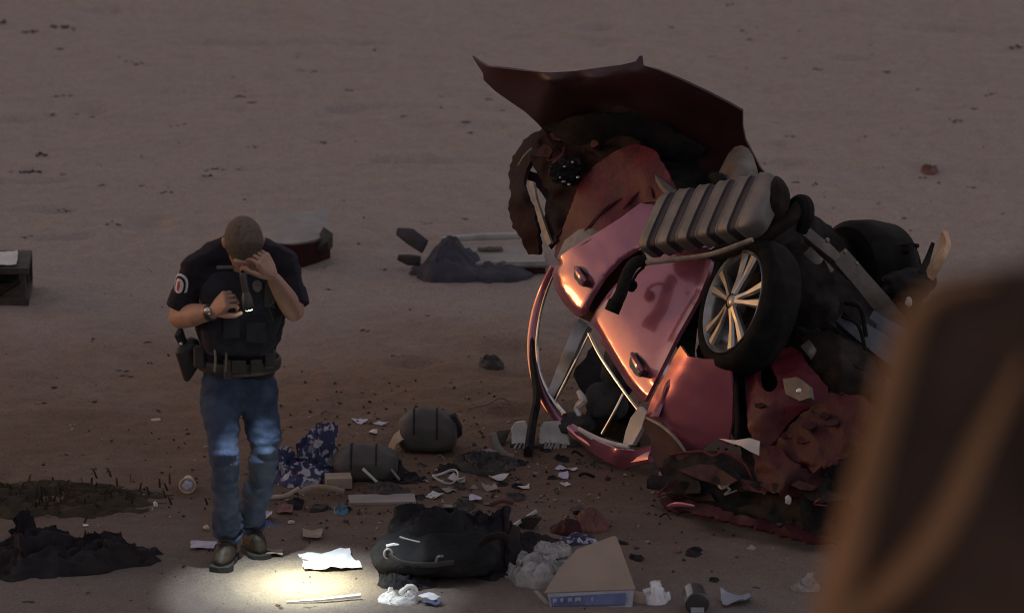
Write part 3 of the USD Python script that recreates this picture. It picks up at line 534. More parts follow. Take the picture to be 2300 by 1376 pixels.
car.part('wheel', farwheel([(.002, .0), (.18, .0), (.2, .02), (.26, .03), (.29, .0), (.30, -.1), (.29, -.2), (.25, -.22), (.002, -.2)]), 'rubber', smooth=50, label='far wheel seen edge on behind the underside')
car.part('broken_bracket', cat(wt([(1985, 545, 1.0), (2010, 556, 1.0), (2036, 552, 1.0), (2062, 552, 1.0)], [.012, .02, .016, .01], k=4), wt([(2048, 552, 1.0), (2054, 590, .98), (2056, 622, .95)], [.022, .02, .026], k=4), wt([(2010, 556, 1.0), (2026, 562, 1.0), (2048, 562, 1.0)], .016, k=3)), 'near_black')
car.part('broken_bracket', wt([(2096, 545, 1.0), (2084, 580, 1.0), (2070, 620, .95)], [.012, .018, .03], k=4, flat=.5), 'near_black')
car.part('splintered_foam', sheet([(2116, 518), (2122, 530), (2126, 545), (2118, 566), (2106, 585), (2092, 610), (2084, 622), (2080, 608), (2090, 585), (2100, 570), (2106, 548)], [(2116, 518, .96), (2126, 545, .94), (2084, 622, .9), (2080, 608, .96), (2100, 580, .9)], th=.03, res=6, dent=.02, dscale=14, seed=120), 'splinter')
car.part('tail_mass', lump3(wp(2040, 640, .95), (.12, .15, .07), 121, .35), 'near_black'); car.part('lamp_glass', lump3(wp(2041, 679, .7), (.016, .02, .024), 122, .3, 2), 'pale_plastic')
rg = np.random.default_rng(9)
for k in range(26):
    c = (rg.uniform(1720, 2000), rg.uniform(560, 1080)); 
    if c[0] - 1720 > (c[1] - 500) * .9: continue
    o = np.interp(c[0], [1700, 2050], [.05, .6]); L = rg.uniform(16, 46); a = rg.uniform(.2, 1.2)
    car.part('torn_piece', sheet([(c[0] + L * math.cos(t) * rg.uniform(.5, 1), c[1] + L * .6 * math.sin(t + a) * rg.uniform(.4, 1)) for t in np.linspace(0, 6.28, 9)[:-1]], ((0, 0, o + .1 * rg.random()),), th=.012, res=8, dent=.07, dscale=11, seed=140 + k), ['near_black', 'rusty', 'frame_grey', 'dull_red', 'near_black'][k % 5])
for k in range(8):
    x, y = rg.uniform(1740, 1960), rg.uniform(600, 900); o = np.interp(x, [1700, 2050], [.0, .5])
    car.part('cable', wt([(x, y, o), (x + rg.uniform(10, 40), y + rg.uniform(10, 50), o - .05), (x + rg.uniform(30, 80), y + rg.uniform(20, 90), o + .03)], rg.uniform(.006, .013), k=6), ['rubber', 'rusty'][k % 2])
# ------------------------------------------------------------------ the officer with a torch
mat('skin', (.22, .13, .095), rough=.55, base2=(.28, .165, .12), scale=14, spec=.4)
mat('cropped_hair', (.045, .032, .024), rough=.85, base2=(.08, .058, .044), scale=60, bump=.6, bscale=220)
mat('uniform_cloth', (.010, .0095, .014), rough=.95, base2=(.016, .015, .022), scale=30, bump=.35, bscale=140, spec=.2)
mat('vest_cloth', (.014, .015, .021), rough=.9, base2=(.022, .023, .032), scale=25, bump=.4, bscale=160, spec=.2)
mat('denim', (.024, .036, .07), rough=.95, base2=(.05, .07, .118), scale=13, bump=.5, bscale=180, spec=.2)
mat('belt_leather', (.012, .011, .011), rough=.55, base2=(.02, .018, .017), scale=20, bump=.3)
mat('boot_leather', (.018, .014, .011), rough=.6, spec=.3, base2=(.035, .026, .019), scale=16, bump=.4, bscale=70)
mat('boot_sole', (.012, .011, .010), rough=.9)
mat('white_thread', (.55, .54, .55), rough=.9, base2=(.42, .41, .43), scale=90)
mat('red_thread', (.35, .05, .06), rough=.9)
mat('grey_strap', (.12, .115, .12), rough=.8, base2=(.08, .078, .08), scale=30)
mat('torch_black', (.012, .012, .013), rough=.4, spec=.5)
mat('steel', (.5, .5, .5), rough=.3, met=1.)
M['torch_glow'] = usdkit.material(stage, '/World/Looks/torch_glow', {'e': ('emission', {'color': (1., .97, .8), 'strength': 12.})}, [], surface='e.emission')

def sph(c, r, n=20): return m3.Manifold.sphere(float(r), n).translate([float(x) for x in c])
def ell(c, r, R=None, n=24):
    s = m3.Manifold.sphere(1.0, n).scale([float(x) for x in r])
    if R is not None: s = s.transform(np.hstack([np.asarray(R, float), np.zeros((3, 1))]))
    return s.translate([float(x) for x in c])
def hull(*ss): return m3.Manifold.batch_hull(list(ss))
def limb(pts):                                    # [(centre, radius), ...] joined bone by bone
    out = m3.Manifold()
    for a, b in zip(pts[:-1], pts[1:]): out = out + hull(sph(*a), sph(*b))
    return out
def skinned(man, length=.014, it=12, wr=0., ws=14., seed=0, stretch=(1, 1, 1)):
    t = vf(man.refine_to_length(length)); t = trimesh.Trimesh(*t); t.merge_vertices()
    o = np.array(t.vertices); trimesh.smoothing.filter_taubin(t, .5, -.53, it)
    v = np.array(t.vertices); d = v - o; l = np.linalg.norm(d, axis=1, keepdims=True); v = o + d * np.minimum(1, length * .8 / (l + 1e-9)); t.vertices = v
    if wr:
        q = v * V(*stretch); d = (np.abs(fb(q, ws, seed, 3)) * -4 + .5) * wr + fb(q, ws * .45, seed + 3, 2) * wr * 1.5
        d = np.maximum(d, -.005)
        v = v + np.array(t.vertex_normals) * d[:, None]
    return v, np.array(t.faces)

PB = gY(1278)
J = lambda px, py, d=0.: at(px, py, PB + d)
pbase = V(J(540, 1278)[0], PB, 0); pbase[2] = gz(pbase)
off = Thing('person', 'person in dark uniform shirt and jeans, head bowed, lighting the ground with a torch', 'person', pbase)
rs, ls = J(442, 598, -.02), J(640, 594, -.02)
re, le = J(404, 712, -.05), J(660, 698, -.12)
rw, lw = J(478, 700, -.22), J(614, 624, -.25)
neck, hc = J(553, 572, -.07), J(547, 551, -.20)
rh, lh = J(494, 880, .02), J(580, 880, .05)
rk, lk = J(502, 1012, -.10), J(597, 1005, .0)
rtoe, rheel = gnd(492, 1291), gnd(515, 1260)
ltoe, lheel = gnd(590, 1263), gnd(562, 1240)
ra, la = rheel + V(-.005, .0, .10), lheel + V(.0, .0, .10)

# head frame: face turned down towards the ground in front
hf = V(.10, -.64, -.76); hf /= np.linalg.norm(hf); hr = np.cross(hf, V(0, 0, 1)); hr /= np.linalg.norm(hr); hu = np.cross(hr, hf)
RH = np.stack([hr, hf, hu], 1)                     # columns: right, forward, up
H = lambda x, y, z: hc + RH @ V(x, y, z)
head = ell(hc + RH @ V(0, -.012, .018), (.077, .098, .085), RH, 32) + hull(ell(H(0, .030, -.02), (.064, .058, .06), RH), ell(H(0, .052, -.085), (.034, .034, .025), RH), ell(H(0, .0, -.06), (.056, .05, .04), RH))
head = head + hull(sph(H(0, .092, .012), .010), sph(H(0, .112, -.028), .013), sph(H(-.016, .094, -.034), .008), sph(H(.016, .094, -.034), .008))          # nose
head = head + hull(sph(H(-.04, .080, .022), .012), sph(H(0, .09, .024), .011)) + hull(sph(H(.04, .080, .022), .012), sph(H(0, .09, .024), .011))   # brow
head = head + hull(sph(H(-.02, .083, -.060), .008), sph(H(.02, .083, -.060), .008), sph(H(0, .089, -.058), .009)) + hull(sph(H(-.016, .083, -.071), .008), sph(H(.016, .083, -.071), .008))   # lips
for s in (-1, 1): head = head + hull(ell(H(s * .078, -.012, .0), (.010, .020, .030), RH), ell(H(s * .084, -.020, .012), (.008, .018, .018), RH))      # ears
def hand(w, d, up, curl, r0=.0088, spread=.05, grip=None, thumb_side=1):
    """Palm and five fingers. w wrist, d pointing direction, up the back of the hand."""
    d = d / np.linalg.norm(d); up = up - d * (up @ d); up /= np.linalg.norm(up); s = np.cross(d, up) * thumb_side       # s points to the thumb
    P = lambda a, b, c: w + d * a + s * b + up * c
    pal = hull(sph(P(.0, 0, 0), .026), sph(P(.035, .026, 0), .019), sph(P(.035, -.026, -.002), .017), sph(P(.092, .032, .004), .0125), sph(P(.094, .0, .006), .0125), sph(P(.084, -.034, .002), .0115))
    fing = m3.Manifold()
    for k, (b, L, a0) in enumerate(((.031, .074, .092), (.0105, .082, .096), (-.0105, .076, .094), (-.031, .060, .086))):
        p = P(a0, b, .003); ang = 0.; pts = [(p, r0 * 1.12)]
        for m, (fr, cu) in enumerate(((.45, curl[0]), (.31, curl[1]), (.24, curl[2]))):
            ang += cu + .05 * k; q = d * math.cos(ang) - up * math.sin(ang) + s * (spread * (1.5 - k))
            p = p + q / np.linalg.norm(q) * L * fr; pts.append((p, r0 * (1.0, .92, .8)[m]))
        fing = fing + limb(pts)
    t0 = P(.022, .028, -.004); t1 = P(.052, .052, -.014); t2 = t1 + (d * .6 + s * .25 - up * (.35 + .3 * curl[0])) * .036; t3 = t2 + (d * .7 - s * .15 - up * (.4 + .3 * curl[0])) * .028
    return pal + fing + limb([(t0, .016), (t1, .0125), (t2, .0105), (t3, .0085)])
rhd = J(520, 664, -.30) - rw
rhand = hand(rw + rhd * .12, rhd, V(-.35, -.75, .55), (1.0, 1.2, .7))
lhd = J(582, 572, -.28) - lw
lhand = hand(lw + lhd * .1, lhd, V(.75, -.6, .1), (.75, .7, .4), thumb_side=-1)
arms = limb([(rs, .056), (re, .05)]) + limb([(re, .05), (re * .62 + rw * .38, .050), (rw, .030)]) + limb([(ls, .056), (le, .046)]) + limb([(le, .046), (le * .62 + lw * .38, .046), (lw, .029)])
chest = hull(sph(J(488, 665, -.03), .095), sph(J(598, 665, -.03), .095), sph(J(505, 780, .0), .075), sph(J(568, 780, .0), .075))
trunk = chest + hull(sph(rs, .05), sph(ls, .05), sph(J(545, 570, .02), .07), sph(J(540, 660, -.02), .1)) + hull(sph(neck, .056), sph(hc + RH @ V(0, -.035, -.035), .052)) + hull(sph(neck, .056), sph(J(548, 630, -.02), .07))
legs = hull(sph(rh, .058), sph(lh, .058), sph(J(510, 800, .03), .058), sph(J(564, 800, .03), .058)) + limb([(rh, .058), (rk, .048)]) + limb([(rk, .048), (rk * .7 + ra * .3, .048), (ra, .036)]) + limb([(lh, .058), (lk, .048)]) + limb([(lk, .048), (lk * .7 + la * .3, .048), (la, .036)])
feet = limb([(ra, .04), (rheel + V(0, .0, .05), .03)]) + hull(sph(rheel + V(0, .0, .05), .03), sph(rtoe * .6 + rheel * .4 + V(0, .02, .04), .026)) + limb([(la, .04), (lheel + V(0, .0, .05), .03)]) + hull(sph(lheel + V(0, .0, .05), .03), sph(ltoe * .6 + lheel * .4 + V(0, .02, .04), .026))
body = skinned(head + arms + trunk + legs + feet, .012, 5)
hnd = skinned(rhand + lhand, .0045, 4)
bm = m3.Manifold(m3.Mesh(np.asarray(body[0], np.float32), np.asarray(body[1], np.uint32))); hm = m3.Manifold(m3.Mesh(np.asarray(hnd[0], np.float32), np.asarray(hnd[1], np.uint32)))
off.part('body', bm + hm if bm.status() == m3.Error.NoError and hm.status() == m3.Error.NoError else cat(body, hnd), 'skin', smooth=60)
# cropped hair: a cap over the skull, clear of brow and ears
cap = ell(hc + RH @ V(0, -.016, .022), (.081, .102, .088), RH, 48) - hull(*[sph(H(x, .16, z), .09) for x in (-.05, .05) for z in (-.02, -.14)]) - hull(*[sph(H(x, y, -.15), .10) for x in (-.08, .08) for y in (.06, -.05)])
hv, hfc = vf(cap.refine_to_length(.008)); hv = hv + (hv - hc) * (.03 * fb(hv, 160, 3, 2))[:, None]
off.part('hair', (hv, hfc), 'cropped_hair', smooth=60)

# shirt with short sleeves, ballistic vest over it
sl_r, sl_l = rs * .36 + re * .64, ls * .34 + le * .66
shirt = hull(sph(rs, .066), sph(J(545, 560, .03), .088)) + hull(sph(ls, .066), sph(J(545, 560, .03), .088)) + hull(sph(J(496, 660, -.02), .098), sph(J(590, 660, -.02), .098), sph(J(500, 775, .01), .092), sph(J(574, 775, .01), .092), sph(rs, .055), sph(ls, .055), sph(J(545, 580, .02), .09)) + hull(sph(J(500, 775, .01), .092), sph(J(574, 775, .01), .092), sph(J(500, 812, .03), .090), sph(J(574, 812, .03), .090))
shirt = shirt + hull(sph(rs, .066), sph(sl_r, .064)) + hull(sph(ls, .066), sph(sl_l, .064))
cut = hull(sph(sl_r * .5 + re * .5, .066), sph(re, .08))
off.part('shirt', skinned(shirt, .012, 10, .012, 9, 2, (1, 1, 1.6)), 'uniform_cloth', smooth=60)
for a, b in ((rs, sl_r), (ls, sl_l)):
    q = sl_r if a is rs else sl_l; e = re if a is rs else le; dd = (e - q) / np.linalg.norm(e - q)
    off.part('sleeve_hem', tube(np.array([q - dd * .02, q + dd * .02, q + dd * .045, q + dd * .05]), [.069, .072, .072, .066], 18), 'uniform_cloth', smooth=60)
off.part('collar', tube(spline([J(520, 585, -.12), J(524, 560, -.02), J(553, 550, .03), J(582, 560, -.02), J(586, 588, -.12)], 6), .016, 8, .6), 'uniform_cloth')
vest = hull(sph(J(498, 655, -.06), .100), sph(J(592, 655, -.06), .100), sph(J(502, 765, -.03), .09), sph(J(572, 765, -.03), .09))
vest = vest.trim_by_plane([0, -1, 0], float(-(PB - .02)))
vest = vest.trim_by_plane([0, 0, -1], float(-J(540, 605, -.1)[2])); vest = vest.trim_by_plane([0, 0, 1], float(J(540, 800, -.1)[2]))
vp = off.part('vest', skinned(vest, .012, 5, .007, 9, 6, (1, 1, 1.8)), 'vest_cloth', smooth=45)
def pouch(px, py, d, w, h, t=.03, mtl='belt_leather', name='pouch', tilt=0, under=None, label=None):
    return off.part(name, box(J(px, py, d), (w, t, h), rotm([0, 1, 0], tilt), .3), mtl, under=under, label=label, smooth=30)
pouch(575, 745, -.145, .085, .09, .03, 'vest_cloth', under=vp); pouch(520, 735, -.15, .07, .09, .03, 'vest_cloth', under=vp)
pouch(607, 662, -.155, .05, .10, .035, 'torch_black', 'radio', 4, vp)
off.part('radio_cord', tube(spline([J(606, 640, -.19), J(618, 668, -.2), J(604, 690, -.18), J(612, 720, -.16)], 6), .006, 6), 'torch_black', under=vp)
off.part('name_tape', box(J(507, 600, -.185), (.075, .006, .012), rotm([0, 1, 0], -2)), 'grey_strap', under=vp)
off.part('badge', lump3(J(578, 642, -.185), (.020, .006, .026), 4, .1, 2), 'grey_strap', under=vp)
# sleeve patch: pale shield with a darker device
pc = rs * .68 + re * .32; pd = V(-.62, -.78, .05); pd /= np.linalg.norm(pd); pu = (rs - re) / np.linalg.norm(rs - re); pu -= pd * (pu @ pd); pu /= np.linalg.norm(pu); pr = np.cross(pu, pd)
def disc(c, a, b, th, pw=2.6, bow=.0):
    q = [(0, 0)] + [(k * math.copysign(abs(math.cos(t)) ** (2 / pw), math.cos(t)), k * math.copysign(abs(math.sin(t)) ** (2 / pw), math.sin(t))) for k in (.5, 1.) for t in np.arange(24) / 24 * 2 * np.pi]
    v = np.array([c + pr * x * a + pu * y * b - pd * (x * x * bow) for x, y in q]); f = [(0, 1 + j, 1 + (j + 1) % 24) for j in range(24)]
    f += [g for j in range(24) for g in ((1 + j, 25 + j, 25 + (j + 1) % 24), (1 + j, 25 + (j + 1) % 24, 1 + (j + 1) % 24))]
    f = np.array(f); n = np.cross(v[f[5, 1]] - v[f[5, 0]], v[f[5, 2]] - v[f[5, 0]])
    if n @ pd < 0: f = f[:, ::-1]
    return solidify(v, f, th)
sp = off.part('sleeve_patch', disc(pc + pd * .078, .036, .05, .008, bow=.014), 'white_thread')
off.part('patch_ring', disc(pc + pd * .081, .029, .042, .006, bow=.011), 'uniform_cloth', under=sp); off.part('patch_device', disc(pc + pd * .0835, .021, .032, .006, bow=.008), 'white_thread', under=sp); off.part('patch_stripe', disc(pc + pd * .0855, .006, .022, .006), 'red_thread', under=sp)

# jeans, belt and what hangs on it
jeans = hull(sph(rh, .084), sph(lh, .084), sph(J(503, 830, .03), .082), sph(J(573, 830, .04), .082)) + limb([(rh, .086), (rk * .55 + rh * .45, .076), (rk, .060), (rk * .6 + ra * .4, .057), (ra + V(0, -.01, .035), .054)]) + limb([(lh, .086), (lk * .55 + lh * .45, .076), (lk, .060), (lk * .6 + la * .4, .057), (la + V(0, -.01, .035), .054)])
off.part('jeans', skinned(jeans, .012, 10, .014, 8, 8, (1, 1, 1.9)), 'denim', smooth=60)
for a, k in ((ra, rk), (la, lk)):
    for zz, rr in ((.02, .056), (.055, .058), (.10, .056)):
        c = a + V(0, -.012, zz); off.part('cuff_fold', tube(spline([c + V(rr * math.cos(t), rr * math.sin(t), .012 * math.sin(2 * t + zz * 40)) for t in np.linspace(0, 2 * np.pi, 13)], 2), .012, 8), 'denim', smooth=60)
bc = J(537, 812, .03)
bl = off.part('duty_belt', tube(np.array([bc + V(.168 * math.cos(t), .118 * math.sin(t), .006 * math.sin(t)) for t in np.linspace(0, 2 * np.pi, 40)]), .027, 10, .4, up=(0, 0, 1)), 'belt_leather')
pouch(537, 822, -.115, .06, .05, .02, 'belt_leather', 'buckle', 0, bl)
for x in (468, 492): off.part('key_strap', tube(spline([J(x + 12, 778, -.10), J(x + 16, 800, -.115), J(x + 14, 834, -.115)], 5), .0085, 6, .5), 'grey_strap', under=bl)
pouch(606, 805, -.05, .05, .075, .05, under=bl); pouch(575, 822, -.10, .05, .06, .04, under=bl); pouch(512, 828, -.10, .035, .08, .035, under=bl)
hol = off.part('holster', cat(hull(sph(J(430, 775, .02), .036), sph(J(408, 790, .0), .028), sph(J(420, 848, .04), .016), sph(J(440, 800, .04), .034))), 'belt_leather', smooth=50)
off.part('pistol_grip', hull(sph(J(404, 742, .0), .015), sph(J(398, 752, -.01), .014), sph(J(416, 782, .01), .017)), 'torch_black', under=hol, smooth=50)
off.part('holster_snap', lump3(J(407, 772, -.035), (.008, .006, .008), 2, 0, 1), 'steel', under=hol); pouch(448, 800, -.03, .05, .09, .05, under=bl)
# wrist watch
wd = (rw - re) / np.linalg.norm(rw - re); wq = rw - wd * .012
off.part('watch_strap', tube(np.array([wq - wd * .012, wq + wd * .012]), [.036, .035], 16), 'torch_black'); off.part('watch_face', lump3(wq + V(-.012, -.030, .014), (.016, .012, .016), 1, 0, 2), 'steel')
# boots
for a, h, t in ((ra, rheel, rtoe), (la, lheel, ltoe)):
    g = gz(h); d = (t - h); L = np.linalg.norm(d); d /= L; s = V(-d[1], d[0], 0); Z = lambda x: V(0, 0, x + g)
    up = hull(sph(a * V(1, 1, 0) + Z(.16), .044), sph(h * V(1, 1, 0) + d * .03 + Z(.055), .040)) + hull(sph(h * V(1, 1, 0) + d * .03 + Z(.055), .043), sph(h * V(1, 1, 0) + d * .10 + Z(.075), .036), sph(h * V(1, 1, 0) + d * (L - .07) + s * .012 + Z(.042), .030), sph(h * V(1, 1, 0) + d * (L - .07) - s * .012 + Z(.042), .030), sph(h * V(1, 1, 0) + d * (L - .035) + Z(.038), .028))
    b = off.part('boot', skinned(up, .012, 6, .003, 20, 4), 'boot_leather', smooth=60)
    pg = Polygon([tuple((h + d * (L * u) + s * w)[:2]) for u, w in ((-.12, 0), (-.06, .034), (.2, .038), (.45, .034), (.75, .046), (.95, .036), (1.02, 0), (.95, -.036), (.75, -.046), (.45, -.034), (.2, -.038), (-.06, -.034))]).buffer(.006)
    so = trimesh.creation.extrude_polygon(pg, .028, engine='earcut'); so.apply_translation([0, 0, g - .004]); off.part('sole', so, 'boot_sole', under=b)
    for u in (.42, .52, .62): 
        c = h + d * (L * u); off.part('lace', tube(np.array([c + s * .02 + Z(.128 - .11 * (u - .42)), c - s * .02 + Z(.120 - .11 * (u - .42))]), .0045, 5), 'boot_sole', under=b)

# the torch in the right hand, lit
TT, TH = J(545, 612, -.31), J(557, 684, -.335)
SPOT, SPILL = gnd(690, 1311), gnd(676, 1334)
td = (TH - TT) / np.linalg.norm(TH - TT)
torch = Thing('flashlight', 'black flashlight gripped at chest height, shining on the sand', 'flashlight', TT)
torch.part('barrel', tube(np.array([TT, TT + td * .012, TH - td * .05]), [.013, .0155, .0155], 18), 'torch_black', smooth=50)
hd = SPOT - TH; hd /= np.linalg.norm(hd)
torch.part('head', tube(np.array([TH - td * .052, TH - td * .03, TH, TH + hd * .018]), [.016, .022, .024, .023], 20), 'torch_black', smooth=50)
torch.part('lens', tube(np.array([TH + hd * .0185, TH + hd * .021]), [.019, .018], 20), 'torch_glow', smooth=30)
torch.part('switch', lump3(TT - td * .004, (.008, .008, .008), 3, 0, 1), 'rubber')
for nm, pw, cn, tg in (('beam', 46., 10., SPOT), ('beam_rim', 38., 16., gnd(686, 1316)), ('glow', 24., 22., gnd(676, 1322)), ('spill', 12., 29.5, SPILL)):
    spot(torch.path + '/' + nm, TH + hd * .03, tg, pw, cn, 1. if nm != 'spill' else .5, (.98, 1., .62) if nm.startswith('beam') else (.92, 1., .80) if nm == 'glow' else (.80, .92, .98), .012, TT)
# ------------------------------------------------------------------ scattered wreckage on the sand
mat('navy_print', (.03, .035, .09), rough=.95, base2=(.35, .33, .38), scale=22, lo=.52, hi=.60, detail=1.5, distort=.8, bump=.4)
mat('dark_cloth', (.012, .011, .014), rough=.95, base2=(.028, .024, .026), scale=8, bump=.6, bscale=60, spec=.2)
mat('grey_cloth', (.035, .037, .05), rough=.95, base2=(.06, .058, .068), scale=7, bump=.5, bscale=60, spec=.2)
mat('black_nylon', (.006, .006, .0075), rough=.8, spec=.2, base2=(.014, .0135, .015), scale=10, bump=.4, bscale=90)
mat('seat_leather', (.028, .025, .024), rough=.7, base2=(.048, .042, .039), scale=9, bump=.3, bscale=120)
mat('foam_orange', (.42, .30, .20), rough=.8, base2=(.34, .25, .18), scale=16)
mat('white_paper', (.62, .62, .66), rough=.85, base2=(.52, .52, .56), scale=20, bump=.3, bscale=40)
mat('lilac_paper', (.42, .40, .50), rough=.85, base2=(.34, .33, .42), scale=20)
mat('white_cloth', (.68, .67, .66), rough=.95, base2=(.5, .5, .5), scale=14, bump=.5)
mat('cardboard', (.205, .16, .125), rough=.9, base2=(.25, .195, .155), scale=6, bump=.2, bscale=30)
mat('blue_ink', (.035, .05, .13), rough=.7, base2=(.075, .095, .2), scale=14)
mat('pale_ink', (.24, .25, .29), rough=.8, base2=(.18, .19, .23), scale=20)
mat('teal_scrap', (.04, .10, .16), rough=.6, base2=(.07, .14, .2), scale=20)
mat('beige_block', (.27, .215, .165), rough=.9, base2=(.21, .165, .125), scale=15)
mat('red_brown', (.085, .03, .022), rough=.7, base2=(.13, .05, .04), scale=12, bump=.4)
mat('dark_scrap', (.016, .013, .013), rough=.75, base2=(.035, .027, .024), scale=14, bump=.6)
mat('clod_earth', (.035, .026, .023), rough=.95, base2=(.06, .046, .038), scale=18, bump=.6, spec=.15)
mat('weed', (.03, .026, .018), rough=.95, base2=(.055, .042, .028), scale=14, bump=.6, spec=.15)
mat('grey_board', (.17, .155, .145), rough=.8, base2=(.22, .20, .19), scale=10)
mat('silver_trim', (.40, .39, .385), rough=.4, base2=(.28, .27, .26), scale=9, met=.3)
mat('clear_film', (.30, .29, .285), rough=.28, base2=(.22, .21, .205), scale=9, spec=.6, bump=.7, bscale=30)
mat('cream_cup', (.40, .34, .29), rough=.8, base2=(.26, .17, .14), scale=26)
mat('canvas_brown', (.03, .015, .009), rough=.95, base2=(.05, .025, .014), scale=5, bump=.3, bscale=60)
mat('hem_tan', (.17, .085, .036), rough=.85, base2=(.22, .11, .05), scale=5, bump=.3)
mat('post_wood', (.08, .055, .04), rough=.9, base2=(.12, .085, .06), scale=9, stretch=(1, 1, .15), bump=.4)

def heap(w, d, h, seed, fold=.25, fs=6., nr=30, nt=76, pw=3.2, rim=.22, flat=.0):
    """A crumpled heap: polar sheet with an uneven outline, lobes and sharp folds, closed underneath."""
    r = np.linspace(0, 1, nr) ** .75; th = np.arange(nt) / nt * 2 * np.pi
    o = 1 + rim * 2 * fb(np.stack([np.cos(th) * 1.6, np.sin(th) * 1.6, 0 * th + seed * 3.7], 1), 1.7, seed, 4)
    R, T = np.meshgrid(r, th, indexing='ij'); x = R * np.cos(T) * o * w / 2; y = R * np.sin(T) * o * d / 2
    L = math.sqrt(w * d); q = np.stack([x / L, y / L, 0 * x + seed * 1.3], -1)
    lobe = np.clip(.62 + 2.0 * fb(q, 2.6, seed + 2, 2), .12, 1.25)
    ridge = 1 - np.abs(fb(q + .35 * fb(q, 3., seed + 4, 2)[..., None], max(4., fs * .8), seed, 3)) * 4.2
    z = h * .78 * np.clip(1 - R ** pw, 0, 1) ** .6 * lobe * (1 - fold * .55 + fold * 1.15 * ridge)
    sh = h * fold * 1.5 * fb(q + 9, max(4., fs * .8), seed + 7, 2); x = x + sh * (1 - R ** 3); y = y + .6 * sh * (1 - R ** 3)
    z[-1] = -.015
    v = [V(x[0].mean(), y[0].mean(), max(z[0].mean(), .0))]; v += list(np.stack([x[1:], y[1:], np.maximum(z[1:], -.015)], -1).reshape(-1, 3)); n = nt
    f = [(0, 1 + j, 1 + (j + 1) % n) for j in range(n)]
    for i in range(nr - 2):
        for j in range(n): a, b = 1 + i * n + j, 1 + i * n + (j + 1) % n; f += [(a, a + n, b + n), (a, b + n, b)]
    k = len(v); v.append(V(0, 0, -.02)); f += [(k, k - n + (j + 1) % n, k - n + j) for j in range(n)]
    return np.array(v), np.array(f)
def scrap(w, d, seed, curl=.2, n=12, th=.002, crump=.012, cs=14., shape=None):
    """A bent sheet of paper or plastic lying on the ground (origin at its centre)."""
    rg = np.random.default_rng(seed); x, y = np.meshgrid(np.linspace(-.5, .5, n), np.linspace(-.5, .5, n), indexing='ij')
    a = rg.uniform(0, 6.28); q = np.stack([x * w, y * d, 0 * x + seed], -1)
    z = curl * min(w, d) * np.abs(x * math.cos(a) + y * math.sin(a)) ** 1.7 * 2 + crump * np.abs(fb(q, cs, seed, 3)) * 4
    X, Y = x * w * (1 + .25 * fb(np.stack([y * 3, 0 * x, 0 * x + seed], -1), 1, seed)), y * d * (1 + .25 * fb(np.stack([x * 3, 0 * x, 0 * x + seed], -1), 1, seed + 1))
    v = np.stack([X, Y, z - z.min() + .006], -1).reshape(-1, 3); f = grid_mesh(n, n); f = np.vstack([f[:, [0, 1, 2]], f[:, [0, 2, 3]]])
    return solidify(v, f, th)
def chunk(w, d, h, seed, n=14):
    rg = np.random.default_rng(seed); p = rg.normal(0, 1, (n, 3)); p /= np.linalg.norm(p, axis=1, keepdims=True); p *= V(w / 2, d / 2, h * .6) * rg.uniform(.75, 1.1, (n, 1)); p[:, 2] += h * .35
    return vf(m3.Manifold.hull_points(p))
def moved(mesh, rz=0., t=(0, 0, 0), rx=0., ry=0.):
    v, f = vf(mesh); R = rotm([0, 0, 1], rz) @ rotm([1, 0, 0], rx) @ rotm([0, 1, 0], ry); return v @ R.T + V(*t), f
def lay(name, mesh, mtl, px, py, label, cat_, rz=0., group=None, rx=0., lift=0., smooth=40):
    """A one-piece thing on the ground at the photo pixel."""
    p = onground(px, py, lift); m = usdkit.mesh(stage, numbered('/World/' + name), moved(mesh, rz, rx=rx), M[mtl], smooth=smooth)
    m.AddTranslateOp().Set(Gf.Vec3d(*map(float, p))); tag(m.GetPrim(), label, cat_, group); return p
def thing_at(name, px, py, label, cat_, group=None): return Thing(name, label, cat_, onground(px, py), group)

# far left: open frame with a pale lid, partly out of the picture
t = thing_at('crate', 12, 668, 'dark open crate with a pale sheet on its lid at the left edge', 'crate'); o = t.loc
for x in (-.17, -.05, .09): t.part('post', box(o + V(x, -.10, .08), (.032, .05, .17)), 'dark_scrap'); t.part('post', box(o + V(x, .14, .08), (.03, .04, .17)), 'dark_scrap')
t.part('base', box(o + V(-.04, .02, .015), (.32, .32, .04)), 'dark_scrap'); t.part('top', box(o + V(-.04, .02, .17), (.32, .32, .03)), 'dark_scrap'); t.part('back', box(o + V(-.04, .185, .09), (.32, .012, .14)), 'dark_scrap')
t.part('brace', tube(np.array([o + V(-.15, -.11, .03), o + V(-.06, -.12, .15)]), .014, 6), 'rusty'); t.part('brace', tube(np.array([o + V(-.04, -.11, .04), o + V(.08, -.12, .12)]), .014, 6), 'rusty')
t.part('sheet', moved(scrap(.24, .22, 4, .02), 0, o + V(-.06, .0, .186)), 'pale_plastic')
# behind the officer: scooped tray with a curved dark front
t = thing_at('bumper_piece', 690, 598, 'curved bumper piece lying on its back behind the officer, pale inside', 'bumper'); o = t.loc
arc = np.linspace(-.35, .32, 22); sec = []
def curved(z0, z1, y0, y1, x0, x1, th, seed, n=24, m=7):
    u, w = np.meshgrid(np.linspace(0, 1, n), np.linspace(0, 1, m), indexing='ij'); x = x0 + (x1 - x0) * u
    v = np.stack([x, y0 + (y1 - y0) * w + .16 * (2 * u - 1) ** 2, z0 + (z1 - z0) * w - .02 * u * w], -1).reshape(-1, 3); v[:, 2] += .02 * fb(v, 6, seed)
    f = grid_mesh(n, m); f = np.vstack([f[:, [0, 1, 2]], f[:, [0, 2, 3]]]); return solidify(v, f, th)
t.part('shell', moved(curved(-.01, .13, -.02, -.06, -.26, .11, .012, 2), 0, o), 'dark_red'); t.part('inner_face', moved(curved(.13, .20, -.055, .30, -.26, .10, .012, 3), 0, o), 'lilac_grey' if 'lilac_grey' in M else 'grey_board')
